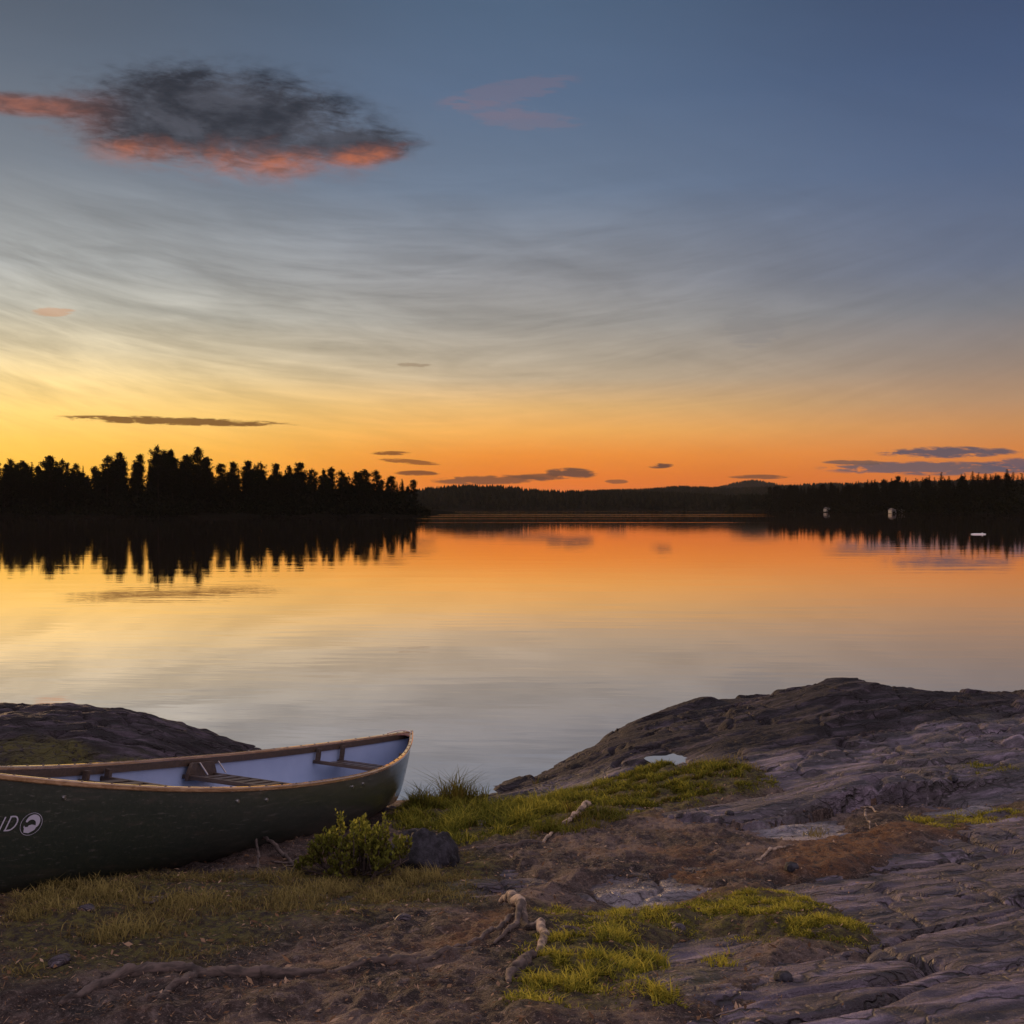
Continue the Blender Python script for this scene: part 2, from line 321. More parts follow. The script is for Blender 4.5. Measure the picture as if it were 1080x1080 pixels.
class MB:                                      # collects boxes and tubes into one mesh
    def __init__(s): s.v = []; s.f = []
    def add(s, v, f):
        n = len(s.v); s.v += [tuple(p) for p in v]; s.f += [tuple(i + n for i in q) for q in f]
    def box(s, c, x, y, z):                    # centre and three half-axis vectors
        c, x, y, z = (np.array(q, float) for q in (c, x, y, z))
        P = [c + a * x + b * y + d * z for d in (-1, 1) for b in (-1, 1) for a in (-1, 1)]
        s.add(P, [(0, 2, 3, 1), (4, 5, 7, 6), (0, 1, 5, 4), (2, 6, 7, 3), (0, 4, 6, 2), (1, 3, 7, 5)])
    def tube(s, pts, rad, k=8, wob=0.0, rng=None):
        P = np.array(pts, float); n = len(P); rad = np.broadcast_to(np.array(rad, float), (n,))
        T = np.gradient(P, axis=0); T /= np.linalg.norm(T, axis=1)[:, None] + 1e-9
        up = np.array([0, 0, 1.]) if abs(T[:, 2]).mean() < .8 else np.array([1., 0, 0])
        vs = []
        for i in range(n):
            a = np.cross(T[i], up); a /= np.linalg.norm(a) + 1e-9; b = np.cross(a, T[i])
            for j in range(k):
                th = 2 * math.pi * j / k
                r = rad[i] * (1 + (wob * rng.standard_normal() if rng is not None else 0))
                vs.append(P[i] + r * (math.cos(th) * a + math.sin(th) * b))
        fs = [(i * k + j, i * k + (j + 1) % k, (i + 1) * k + (j + 1) % k, (i + 1) * k + j) for i in range(n - 1) for j in range(k)]
        fs += [tuple(range(k))[::-1], tuple((n - 1) * k + j for j in range(k))]
        s.add(vs, fs)
    def build(s, name, m, parent=None, smooth=False): return mesh(name, s.v, s.f, m, parent, smooth)

# ------------------------------------------------------------------ numpy noise
def perlin(x, y, seed=0):
    xi = np.floor(x).astype(np.int64); yi = np.floor(y).astype(np.int64); xf = x - xi; yf = y - yi
    def g(ix, iy):
        h = (ix * 374761393 + iy * 668265263 + seed * 974634777) & 0xffffffff
        h = ((h ^ (h >> 13)) * 1274126177) & 0xffffffff; h = h ^ (h >> 16)
        return (h & 0xffff) / 65536.0 * 2 * np.pi
    def d(ix, iy, fx, fy):
        a = g(ix, iy); return np.cos(a) * fx + np.sin(a) * fy
    u = xf * xf * xf * (xf * (xf * 6 - 15) + 10); v = yf * yf * yf * (yf * (yf * 6 - 15) + 10)
    a = d(xi, yi, xf, yf); b = d(xi + 1, yi, xf - 1, yf); c = d(xi, yi + 1, xf, yf - 1); e = d(xi + 1, yi + 1, xf - 1, yf - 1)
    return (a * (1 - u) + b * u) * (1 - v) + (c * (1 - u) + e * u) * v
def fbm(x, y, o=4, seed=0, gain=.5):
    s = 0; a = 1.0
    for i in range(o): s = s + a * perlin(x * 2 ** i, y * 2 ** i, seed + i); a *= gain
    return s
def ridged(x, y, o=4, seed=0, gain=.5):
    s = 0; a = 1.0
    for i in range(o): s = s + a * (1 - 2 * np.abs(perlin(x * 2 ** i, y * 2 ** i, seed + i))); a *= gain
    return s
def sstep(x, a, b): t = np.clip((x - a) / (b - a), 0, 1); return t * t * (3 - 2 * t)

# ------------------------------------------------------------------ lie of the land on this bank (surveyed heights, thin-plate spline)
ctl = []
for (px, py, Y) in [(0, 1080, 2.62), (270, 1080, 2.62), (540, 1080, 2.6), (800, 1080, 2.6), (1080, 1080, 2.5),
                    (0, 1000, 3.3), (270, 1000, 3.35), (540, 1000, 3.37), (800, 1000, 3.37), (1080, 1000, 3.25),
                    (150, 945, 4.1), (300, 940, 4.35), (540, 940, 4.45), (800, 940, 4.36), (1080, 940, 4.16),
                    (350, 895, 5.35), (450, 890, 5.7), (540, 890, 5.6), (750, 890, 5.4), (900, 890, 5.3), (1080, 890, 5.1),
                    (430, 860, 7.55), (540, 860, 7.03), (650, 860, 6.4), (780, 860, 6.14), (950, 860, 6.07), (1080, 860, 5.97),
                    (545, 832, 8.45), (620, 830, 7.8), (700, 830, 7.16), (820, 830, 6.77), (950, 830, 6.7), (1080, 830, 6.57),
                    (600, 800, 9.3), (680, 800, 8.28), (800, 800, 7.75), (950, 800, 7.5), (1080, 800, 7.4),
                    (648, 775, 10.0), (750, 775, 9.04), (850, 775, 8.4), (1000, 775, 8.18),
                    (715, 748, 11.0), (800, 750, 9.8), (900, 750, 9.24), (1080, 750, 9.0),
                    (800, 737, 10.8), (880, 722, 10.3), (1000, 731, 10.0), (1080, 734, 9.9)]:
    ctl.append(((px - 540) / F * Y, Y, H - (py - HOR) / F * Y))
ctl += [(-2.07, 3.48, .845), (-1.75, 4.6, .60), (-1.43, 5.74, .385), (-1.1, 6.9, .17), (-.79, 7.99, .00), (-2.7, 5.9, .36), (-3.0, 7.2, .14), (-3.2, 8.5, .03), (-2.2, 8.3, .02),
        (1.6, 12.2, -.4), (2.6, 12.3, -.35), (3.6, 12.2, -.3), (5.2, 11.8, -.1), (6.5, 10, .3), (8, 6, .6), (9, 3, 1.0), (.9, 11, -.42), (.2, 9.8, -.42), (-.3, 9.0, -.2),
        (-.8, 9.3, -.45), (-2, 9.6, -.5), (-3.5, 10.4, -.5), (-6, 10.5, -.4), (-7, 8.5, .1), (-7, 6, .4), (-7, 3, .9), (0, 0, 1.0), (3, 0, 1.05), (-3, 0, 1.05), (0, -6, 1.1), (-10, -6, 1.2), (10, -6, 1.2),
        (-12, 11, -.5), (12, 12, -.2), (0, 14, -1.0), (-12, 14, -1.0), (12, 15, -1.)]
ctl = np.array(ctl)
def _U(r2): return np.where(r2 > 1e-12, r2 * np.log(r2 + 1e-12), 0)
_n = len(ctl)
_K = _U(((ctl[:, None, :2] - ctl[None, :, :2]) ** 2).sum(-1)) + np.eye(_n) * .08
_P = np.c_[np.ones(_n), ctl[:, :2]]
_w = np.linalg.solve(np.block([[_K, _P], [_P.T, np.zeros((3, 3))]]), np.r_[ctl[:, 2], 0, 0, 0])
def base_z(x, y):
    x = np.asarray(x, float); y = np.asarray(y, float); sh = x.shape; x = x.ravel(); y = y.ravel()
    o = np.empty(len(x))
    for i in range(0, len(x), 20000):
        a, b = x[i:i + 20000], y[i:i + 20000]
        o[i:i + 20000] = _U((a[:, None] - ctl[:, 0]) ** 2 + (b[:, None] - ctl[:, 1]) ** 2) @ _w[:_n] + _w[_n] + _w[_n + 1] * a + _w[_n + 2] * b
    return o.reshape(sh)
def at(px, py):                                # where the sight line through a photo point meets the bank
    Y = np.linspace(2.0, 13, 700); z = base_z((px - 540) / F * Y, Y) - (H - (py - HOR) / F * Y)
    i = np.argmax(z > 0); Yh = Y[i] if z.max() > 0 else 12.0
    return ((px - 540) / F * Yh, Yh)
def poly(pts): return np.array([p[1:] if p[0] == 'w' else at(*p) for p in pts], float)
def sdf(x, y, P):                              # positive inside
    d2 = np.full(x.shape, 1e9); ins = np.zeros(x.shape, bool)
    for (ax, ay), (bx, by) in zip(P, np.roll(P, -1, 0)):
        ex, ey = bx - ax, by - ay; t = np.clip(((x - ax) * ex + (y - ay) * ey) / (ex * ex + ey * ey + 1e-12), 0, 1)
        d2 = np.minimum(d2, (x - ax - t * ex) ** 2 + (y - ay - t * ey) ** 2)
        c = ((ay > y) != (by > y)); ins ^= c & (x < (bx - ax) * (y - ay) / ((by - ay) if by != ay else 1e-9) + ax)
    d = np.sqrt(d2); return np.where(ins, d, -d)
w_ = 'w'
ROCKS = [poly(p) for p in (
    [(w_, -.18, 8.75), (505, 850), (560, 847), (605, 833), (645, 821), (690, 809), (770, 808), (812, 817), (818, 832), (768, 848), (725, 864), (800, 869), (880, 853), (940, 842),
     (1000, 850), (1085, 848), (w_, 5.0, 6.2), (w_, 9, 6.4), (w_, 9, 10), (w_, 5.4, 13), (w_, 2, 13), (w_, .7, 11.4)],
    [(1085, 870), (1000, 890), (940, 913), (850, 938), (880, 953), (938, 984), (900, 1003), (830, 1030), (790, 1060), (w_, .55, 2.3), (w_, .9, -2), (w_, 9, -2), (w_, 9, 4.8)],
    [(590, 970), (640, 943), (700, 935), (738, 942), (690, 958), (620, 973)],
    [(782, 884), (800, 870), (880, 863), (908, 870), (895, 881), (840, 888)],
    [(690, 1000), (730, 986), (772, 1000), (775, 1035), (720, 1045), (690, 1025)],
    [(960, 852), (1040, 846), (1062, 855), (1000, 863)],
    [(500, 932), (540, 925), (562, 935), (520, 943)])]
PALE = [ROCKS[2], ROCKS[3], ROCKS[5]]
LITTER = [poly(p) for p in ([(805, 905), (850, 890), (920, 880), (975, 880), (940, 905), (880, 925), (830, 930)], [(450, 1008), (530, 968), (545, 990), (470, 1024)],
                            [(0, 940), (60, 938), (70, 975), (0, 985)], [(700, 930), (740, 920), (770, 930), (720, 940)], [(940, 880), (1000, 866), (1085, 858), (1085, 868), (1000, 886)],
                            [(700, 952), (800, 942), (880, 956), (800, 966)])]
MOSS = [poly(p) for p in ([(430, 852), (500, 847), (560, 837), (640, 812), (700, 804), (775, 806), (818, 816), (812, 834), (760, 848), (700, 862), (640, 872), (560, 890), (480, 898), (430, 885)],
                          [(700, 960), (800, 945), (870, 958), (935, 982), (900, 1002), (830, 998), (740, 988)], [(530, 1080), (570, 1000), (640, 985), (690, 1000), (690, 1045), (640, 1085)],
                          [(560, 962), (700, 952), (760, 985), (640, 1000), (570, 992)], [(960, 872), (1010, 859), (1085, 848), (1085, 864), (1000, 880)], [(985, 800), (1040, 806), (1080, 820), (1030, 823)],
                          [(0, 935), (330, 925), (480, 905), (520, 915), (500, 960), (330, 990), (200, 1030), (0, 1070)])]
DARK_KNOLL = poly([(520, 845), (w_, -.2, 9), (w_, .7, 11.4), (w_, 2, 13), (w_, 9, 13), (w_, 9, 9.2), (1080, 752), (960, 764), (900, 790), (850, 800), (790, 800), (740, 798), (690, 803), (640, 812), (600, 824), (560, 836)])  # bedrock is coloured darker over the knoll beside the lake
LEDGE = np.array([at(*p) for p in ((722, 868), (790, 872), (850, 860), (905, 846), (945, 841))])
PUD = at(715, 801)
def terrain(x, y):
    b = base_z(x, y)
    sd = np.max([sdf(x, y, P) for P in ROCKS], 0) + .10 * fbm(x * 2.2, y * 2.2, 4, 11)
    ca, sa = math.cos(R(24)), math.sin(R(24)); u = x * ca + y * sa; v = -x * sa + y * ca
    rk = .045 * fbm(u * .5, v * 1.6, 4, 21) + .020 * ridged(u * .9, v * 4.0, 4, 31) + .006 * fbm(u * 6, v * 16, 3, 41) - .02
    # thin sheets broken off along the grain: sharp little steps facing downhill
    for k_, (fr, am, sd0) in enumerate(((1.1, .055, 101), (3.2, .016, 111), (9., .005, 121))):
        q = v * fr + .9 * fbm(u * .45 * (k_ + 1), v * .9, 4, sd0); sw = q - np.floor(q)
        am = am * (.12 + .88 * sstep(y, 4.6, 7.0))
        rk += am * (sw - .5) * sstep(fbm(u * .5 * fr, v * .8 * fr, 2, sd0 + 5), -.25, .3) * sstep(1 - sw, 0, .06)
    # joints cutting across the slab
    jn = np.abs(fbm(u * .35 + 3, v * 1.1, 3, 51)); rk -= .055 * np.exp(-(jn / .022) ** 2)
    jn2 = np.abs(fbm(u * 1.2 + 9, v * .5, 3, 57)); rk -= .025 * np.exp(-(jn2 / .018) ** 2)
    # upper knoll steps down towards the lake
    st = fbm(u * .6, v * .8, 3, 61); rk += .05 * sstep(st, -.02, .06) * sstep(y, 7.2, 9)
    # ledge: slab overhangs the soil below it
    dl = np.full(x.shape, 9.); side = np.zeros(x.shape)
    for (ax, ay), (bx, by) in zip(LEDGE[:-1], LEDGE[1:]):
        ex, ey = bx - ax, by - ay; t = np.clip(((x - ax) * ex + (y - ay) * ey) / (ex * ex + ey * ey), 0, 1)
        d = np.hypot(x - ax - t * ex, y - ay - t * ey); s = np.sign(ex * (y - ay) - ey * (x - ax))
        side = np.where(d < dl, s, side); dl = np.minimum(dl, d)
    lf = .22 + .78 * sstep(x, LEDGE[1, 0], LEDGE[-1, 0])
    notch = lf * np.where(side < 0, .10 * np.exp(-(dl / .055) ** 2), 0); rk -= notch
    rk += lf * np.where(side > 0, .07 * np.exp(-dl / .5), -.06 * np.exp(-dl / .35)) * sstep(dl, 0, .03)
    pd = np.hypot((x - PUD[0]) / .26, (y - PUD[1]) / .34); rk -= .05 * np.exp(-pd ** 2)
    rock = b + rk
    th = np.clip(-sd * .28, -.12, .045)
    so = .030 * fbm(x * 1.3, y * 1.3, 4, 71) + .026 * fbm(x * 6, y * 6, 3, 81) + .020 * np.abs(fbm(x * 15, y * 15, 3, 91))
    keep = 1 - sstep(np.abs(x + 1.43 - (y - 5.74) * .283), .28, .05) * (y < 8.4)       # trodden flat where the canoe lies
    soil = b + np.where(side < 0, -.05 * lf * np.exp(-dl / .25), 0) - notch + th + so * keep - .012
    return rock, soil, sd
xs = np.r_[np.linspace(-14, -3.6, 26)[:-1], np.linspace(-3.6, 5.2, 740), np.linspace(5.2, 14, 24)[1:]]
ys = [2.1]
while ys[-1] < 13: ys.append(ys[-1] * 1.0042)
ys = np.r_[np.linspace(-12, 2.1, 40)[:-1], np.array(ys), np.linspace(13, 16, 8)[1:]]
GX, GY = np.meshgrid(xs, ys)
rock_z, soil_z, rsd = terrain(GX, GY)
gx, gy = GX.ravel(), GY.ravel()
def grid_faces(nx, ny):
    i = np.arange(nx * ny).reshape(ny, nx)
    return np.stack([i[:-1, :-1], i[:-1, 1:], i[1:, 1:], i[1:, :-1]], -1).reshape(-1, 4)
GF = grid_faces(len(xs), len(ys))
wob = .10 * fbm(gx * 3, gy * 3, 3, 5)
def mask(polys, soft=.12): return np.max([sstep(sdf(gx, gy, P) + wob, -soft, soft) for P in polys], 0)
moss = mask(MOSS); lit = mask(LITTER, .1)
tag(mesh('ground', np.c_[gx, gy, soil_z.ravel()], GF, M['soil'], attrs={'moss': moss, 'litter': lit}), kind='structure')
rmoss = sstep(.5 * fbm(gx * 1.5, gy * 1.5, 4, 15) + .3 * mask(MOSS, .3), .22, .5)
tag(mesh('bedrock', np.c_[gx, gy, rock_z.ravel()], GF, M['rock'], attrs={'moss': rmoss, 'pale': mask(PALE, .1), 'darken': mask([DARK_KNOLL], .25)}), kind='structure')
TOPZ = np.maximum(rock_z, soil_z)
def gz(x, y):                                  # bilinear height of whichever surface is on top
    x = np.asarray(x, float); y = np.asarray(y, float)
    i = np.clip(np.searchsorted(xs, x) - 1, 0, len(xs) - 2); j = np.clip(np.searchsorted(ys, y) - 1, 0, len(ys) - 2)
    fx = (x - xs[i]) / (xs[i + 1] - xs[i]); fy = (y - ys[j]) / (ys[j + 1] - ys[j])
    return (TOPZ[j, i] * (1 - fx) + TOPZ[j, i + 1] * fx) * (1 - fy) + (TOPZ[j + 1, i] * (1 - fx) + TOPZ[j + 1, i + 1] * fx) * fy
def atg(px, py):
    x, y = at(px, py); return np.array([x, y, float(gz(x, y))])

# ------------------------------------------------------------------ lake
tag(mesh('lake_water', [(-5000, -60, 0), (5000, -60, 0), (5000, 6000, 0), (-5000, 6000, 0)], [(0, 1, 2, 3)], M['water'], smooth=False), kind='structure')
pr = np.random.default_rng(3)
th = np.linspace(0, 2 * math.pi, 28)[:-1]
rr = 1 + .25 * np.sin(2 * th + 1) + .12 * np.sin(5 * th)
pz = float(gz(PUD[0], PUD[1])) + .014
tag(mesh('puddle', np.c_[PUD[0] + .20 * rr * np.cos(th), PUD[1] + .22 * rr * np.sin(th), np.full(27, pz)], [tuple(range(27))], M['water'], smooth=False), kind='structure')

# ------------------------------------------------------------------ far shores and hills
def land(name, x0, x1, nx, y0, y1, ny, f):
    X, Y = np.meshgrid(np.linspace(x0, x1, nx), np.linspace(y0, y1, ny)); Z = f(X, Y)
    return tag(mesh(name, np.c_[X.ravel(), Y.ravel(), Z.ravel()], grid_faces(nx, ny), M['land']), kind='structure')
def left_z(X, Y):
    sh = 256 + 5 * perlin(X / 23, X * 0 + .5, 3) + 2.0 * perlin(X / 7, X * 0 + .2, 4)
    d = np.minimum(Y - sh, 440 - Y); d = np.minimum(d, (-21.0 - X) * .8)
    return np.clip(d * .14, -1.5, 2.6) + .3 * perlin(X / 5, Y / 5, 9) * (d > 2)
land('far_shore', -520, -5, 220, 240, 450, 80, left_z)
SHR = np.array([(420, 190), (250, 228), (160, 262), (133, 300), (129, 400), (133, 480), (118, 580), (140, 700), (420, 700)], float)
def right_z(X, Y): d = sdf(X, Y, SHR) + 3 * perlin(X / 15, Y / 15, 5); return np.clip(d * .10, -1.5, 2.2)
land('far_shore', 100, 430, 130, 185, 705, 160, right_z)

def blades(n, c, r, size, rng):                # n random diamonds in an ellipsoid: centre c, radii r
    p = rng.standard_normal((n, 3)); p *= .58
    p = p * r + c
    a = rng.standard_normal((n, 3)); a /= np.linalg.norm(a, axis=1)[:, None]
    b = np.cross(a, rng.standard_normal((n, 3))); b /= np.linalg.norm(b, axis=1)[:, None] + 1e-9
    s = size * (.6 + .8 * rng.random((n, 1)))
    return np.stack([p - a * s, p - b * s * .6, p + a * s, p + b * s * .6], 1)
def quads(Q, rng):
    V = Q.reshape(-1, 3); return V, np.arange(len(V)).reshape(-1, 4), np.repeat(rng.random(len(Q)), 4)
def tree_proto(kind, seed, h=14.0):            # a tapered trunk with limbs, a crown of many small tufts
    rng = np.random.default_rng(seed); t = MB(); Q = []
    lean = rng.normal(0, .012, 2)
    tr = lambda f: np.array([lean[0] * h * f * f * 6 * .3, lean[1] * h * f * f * 6 * .3, h * f])
    fs = np.linspace(0, .97, 9); t.tube([tr(f) for f in fs], .018 * h * (1 - .88 * fs), 7)
    if kind == 'spruce':
        for f in np.linspace(.10, .99, 30):
            rad = (.155 * (1 - f) ** .85 + .012) * h
            for k in range(6):
                a = rng.random() * 6.283; L = rad * rng.uniform(.6, 1.15); d = np.array([math.cos(a), math.sin(a), -.28])
                if k < 2 and f < .8: t.tube([tr(f), tr(f) + d * L * .9], [.05, .015], 4)
                for q in np.linspace(.25, 1, 4): Q.append(blades(6, tr(f) + d * L * q, np.array([.045, .045, .028]) * h * (1.08 - f), .20 * (1.15 - .6 * f), rng))
    else:
        lo, n, wid = {'pine': (.32, 30, .135), 'flat': (.50, 22, .17), 'loose': (.26, 36, .14)}[kind]
        for i in range(n):
            f = lo + (.99 - lo) * (i + rng.random()) / n
            g = (f - lo) / (1 - lo)
            prof = {'pine': (.45 + 1.1 * g) * (1 - g) ** .55 + .12, 'flat': .55 + .5 * math.sin(g * 2.6), 'loose': math.sin(.35 + g * 2.6) * 1.0}[kind]
            L = wid * h * prof * rng.uniform(.55, 1.15); a = i * 2.4 + rng.normal(0, .5)
            d = np.array([math.cos(a), math.sin(a), rng.uniform(.05, .45)])
            e = tr(f * .97) + d * L; t.tube([tr(f * .95), tr(f * .96) + d * L * .55 - np.array([0, 0, .1]), e], [.07, .05, .02], 4)
            for k in range(4 if kind != 'loose' else 3):
                c = e - d * L * rng.random() * .75 + rng.normal(0, .018 * h, 3)
                rr_ = h * rng.uniform(.018, .050); Q.append(blades(int(12 + 84 * (rr_ / (.045 * h)) ** 2), c, np.array([rr_, rr_, rr_ * .8]), .125, rng))
        Q.append(blades(60, tr(.97), np.array([.035, .035, .035]) * h, .22, rng))
    V, Fq, ti = quads(np.concatenate(Q), rng)
    nm = {'spruce': 'spruce_tree', 'pine': 'pine_tree', 'flat': 'pine_tree', 'loose': 'birch_tree'}[kind]
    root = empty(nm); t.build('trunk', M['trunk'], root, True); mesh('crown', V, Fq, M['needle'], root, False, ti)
    return root
KINDS = {k: [tree_proto(k, s) for s in sds] for k, sds in {'pine': (1, 2, 3, 4), 'flat': (11, 12), 'loose': (21, 22, 23), 'spruce': (31, 32, 33, 34)}.items()}
used = set(); rt = random.Random(5)
def plant(kind, X, Y, z, top, wide, label, group):
    pr_ = rt.choice(KINDS[kind]); 
    o = pr_ if pr_.name not in used else copy_tree(pr_); used.add(pr_.name)
    s = top / 14.0; o.location = (X, Y, z); o.scale = (s * wide, s * wide, s); o.rotation_euler = (0, 0, rt.random() * 6.28)
    return tag(o, label, nm_cat[kind], group)
nm_cat = {'pine': 'pine', 'flat': 'pine', 'loose': 'tree', 'spruce': 'spruce'}
look = {'pine': 'rounded dark pine', 'flat': 'flat-topped dark pine', 'loose': 'loose-crowned leafy tree', 'spruce': 'pointed dark spruce'}
SKY = [(-6, 486, 'pine', 1.1), (9, 484, 'loose', 1.1), (24, 486, 'pine', 1), (35, 487, 'spruce', 1.1), (53, 481, 'pine', 1.25), (66, 485, 'flat', 1.0), (78, 489, 'loose', .9), (88, 491, 'spruce', .8),
       (100, 492, 'loose', 1), (113, 481, 'flat', .8), (124, 477, 'loose', 1.2), (145, 479, 'pine', 1.0), (158, 484, 'spruce', 1.0), (167, 471, 'flat', .85), (182, 474, 'loose', .8), (197, 480, 'pine', 1.0),
       (208, 472, 'loose', 1.1), (218, 482, 'pine', .9), (233, 489, 'pine', 1), (247, 487, 'loose', 1), (259, 486, 'pine', 1), (275, 488, 'flat', .85), (291, 489, 'pine', 1.1), (304, 491, 'loose', .9), (314, 488, 'pine', 1.3),
       (329, 495, 'flat', .9), (341, 494, 'spruce', 1.2), (349, 493, 'pine', 1.1), (360, 497, 'flat', .9), (374, 497, 'loose', 1), (385, 495, 'pine', 1.1), (397, 496, 'loose', .9), (413, 502, 'pine', 1.1), (424, 505, 'spruce', 1.1), (436, 506, 'pine', .9)]
uniq = {4: 'wide dark pine with a dense crown near the left end of the far woods', 7: 'thin small spruce standing alone in a bright gap of the left woods',
        10: 'broad leafy tree with a wide ragged crown, left of the tallest woodland tree', 13: 'tallest flat-topped pine of the left woods, above the middle of the shore',
        16: 'tall leafy tree with a wide airy crown just right of the tallest pine', 14: 'narrow leafy tree between the tallest pine and the wide airy crown',
        24: 'broad dome-shaped pine halfway down the descending right half of the left woods', 34: 'small pine at the very tip of the wooded point', 33: 'short spruce beside the last pine at the tip of the wooded point',
        11: 'dense tall pine in the dip before the tallest pine of the left woods', 20: 'slim pine right after the skyline of the left woods drops', 22: 'pointed-dome pine with clear sky on both sides, right half of the left woods'}
marks = {4: 'the wide dense pine', 7: 'the lone thin spruce', 10: 'the wide ragged leafy tree', 13: 'the tallest flat-topped pine', 16: 'the wide airy leafy tree',
         20: 'the slim pine', 24: 'the broad dome-shaped pine', 33: 'the short spruce at the point tip'}
def beside(i):
    k = min(marks, key=lambda q: (abs(q - i), q)); d = abs(i - k)
    return ['', 'first', 'second', 'third', 'fourth', 'fifth'][d] + ' skyline crown ' + ('right' if i > k else 'left') + ' of ' + marks[k]
for i, (px, ty, kind, wd) in enumerate(SKY):
    D = 266 + rt.uniform(-4, 6); X = (px - 540) / F * D; z = float(left_z(np.array([X]), np.array([D]))[0]) - .2
    top = H + (HOR - ty) / F * D - z
    plant(kind, X, D, z, top, wd * rt.uniform(.85, 1.2), uniq.get(i) or f'{look[kind]}, {beside(i)}', 'trees on the left wooded shore')
for i in range(80):
    px = rt.uniform(-60, 440); D = rt.uniform(262, 300); X = (px - 540) / F * D
    if X > -25: continue
    z = float(left_z(np.array([X]), np.array([D]))[0]) - .2; sk = np.interp(px, [q[0] for q in SKY], [q[1] for q in SKY])
    plant(rt.choice(['spruce', 'spruce', 'pine', 'loose']), X, D, z, H + (HOR - sk - rt.uniform(1, 11)) / F * D - z, rt.uniform(.6, 1.15), 'dark tree a little below the skyline of the left woods', 'second row of the left woods')
for i in range(150):
    px = rt.uniform(-120, 432); D = rt.uniform(262, 330); X = (px - 540) / F * D
    if X > -26: continue
    z = float(left_z(np.array([X]), np.array([D]))[0]) - .2
    sk = np.interp(px, [s[0] for s in SKY], [s[1] for s in SKY]); ty = sk + rt.uniform(7, 18)
    plant(rt.choice(['pine', 'pine', 'spruce', 'loose']), X, D, z, H + (HOR - ty) / F * D - z, rt.uniform(1.1, 1.7), 'dark lower tree filling the woods below the left skyline', 'lower trees in the left woods')
rg = np.random.default_rng(8); Q = []
for i in range(900):
    px = rg.uniform(-140, 447); D = rg.uniform(255, 292); X = (px - 540) / F * D
    z = float(left_z(np.array([X]), np.array([D]))[0])
    if z < .1: continue
    hh = min(rg.uniform(1.5, 6.5), 1.5 + (D - 257) * .5, 1.2 + max(0, (445 - px)) * .12); Q.append(blades(70, np.array([X, D, z + hh * .5]), np.array([1.9, 1.9, hh * .6]), .38, rg))
V_, F_, t_ = quads(np.concatenate(Q), rg)
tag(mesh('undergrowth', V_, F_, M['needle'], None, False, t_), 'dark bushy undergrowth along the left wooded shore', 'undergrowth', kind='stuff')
Q = []
while len(Q) < 700:
    X = rg.uniform(112, 300); Y = rg.uniform(200, 620); p = np.array([X]), np.array([Y]); d = float(sdf(*p, SHR)[0])
    if d < -.5 or d > 34 or not .23 < X / Y < .56: continue
    Q.append(blades(70, np.array([X, Y, max(0, float(right_z(*p)[0])) + 1.2 + .07 * d]), np.array([2.2, 2.2, rg.uniform(1.2, 3.0) + .05 * d]), .42, rg))
V_, F_, t_ = quads(np.concatenate(Q), rg)
tag(mesh('undergrowth', V_, F_, M['needle'], None, False, t_), 'dark low bushes along the right shore below the spruce wood', 'undergrowth', kind='stuff')
cnt = 0
while cnt < 299:
    X = rt.uniform(112, 330); Y = rt.uniform(200, 690); p = np.array([X]), np.array([Y])
    d = float(sdf(*p, SHR)[0]); u = X / Y
    if d < 1.5 or d > 55 or u < .235 or u > .56: continue
    cnt += 1; plant('spruce' if rt.random() < .9 else rt.choice(['pine', 'loose']), X, Y, float(right_z(*p)[0]) - .2, rt.uniform(9.4, 12.4) * (1 + .07 * (d / 55)), rt.uniform(1.0, 1.45),
                    'dark close-grown conifer in the even spruce wood on the right shore', 'conifers of the right shore wood')

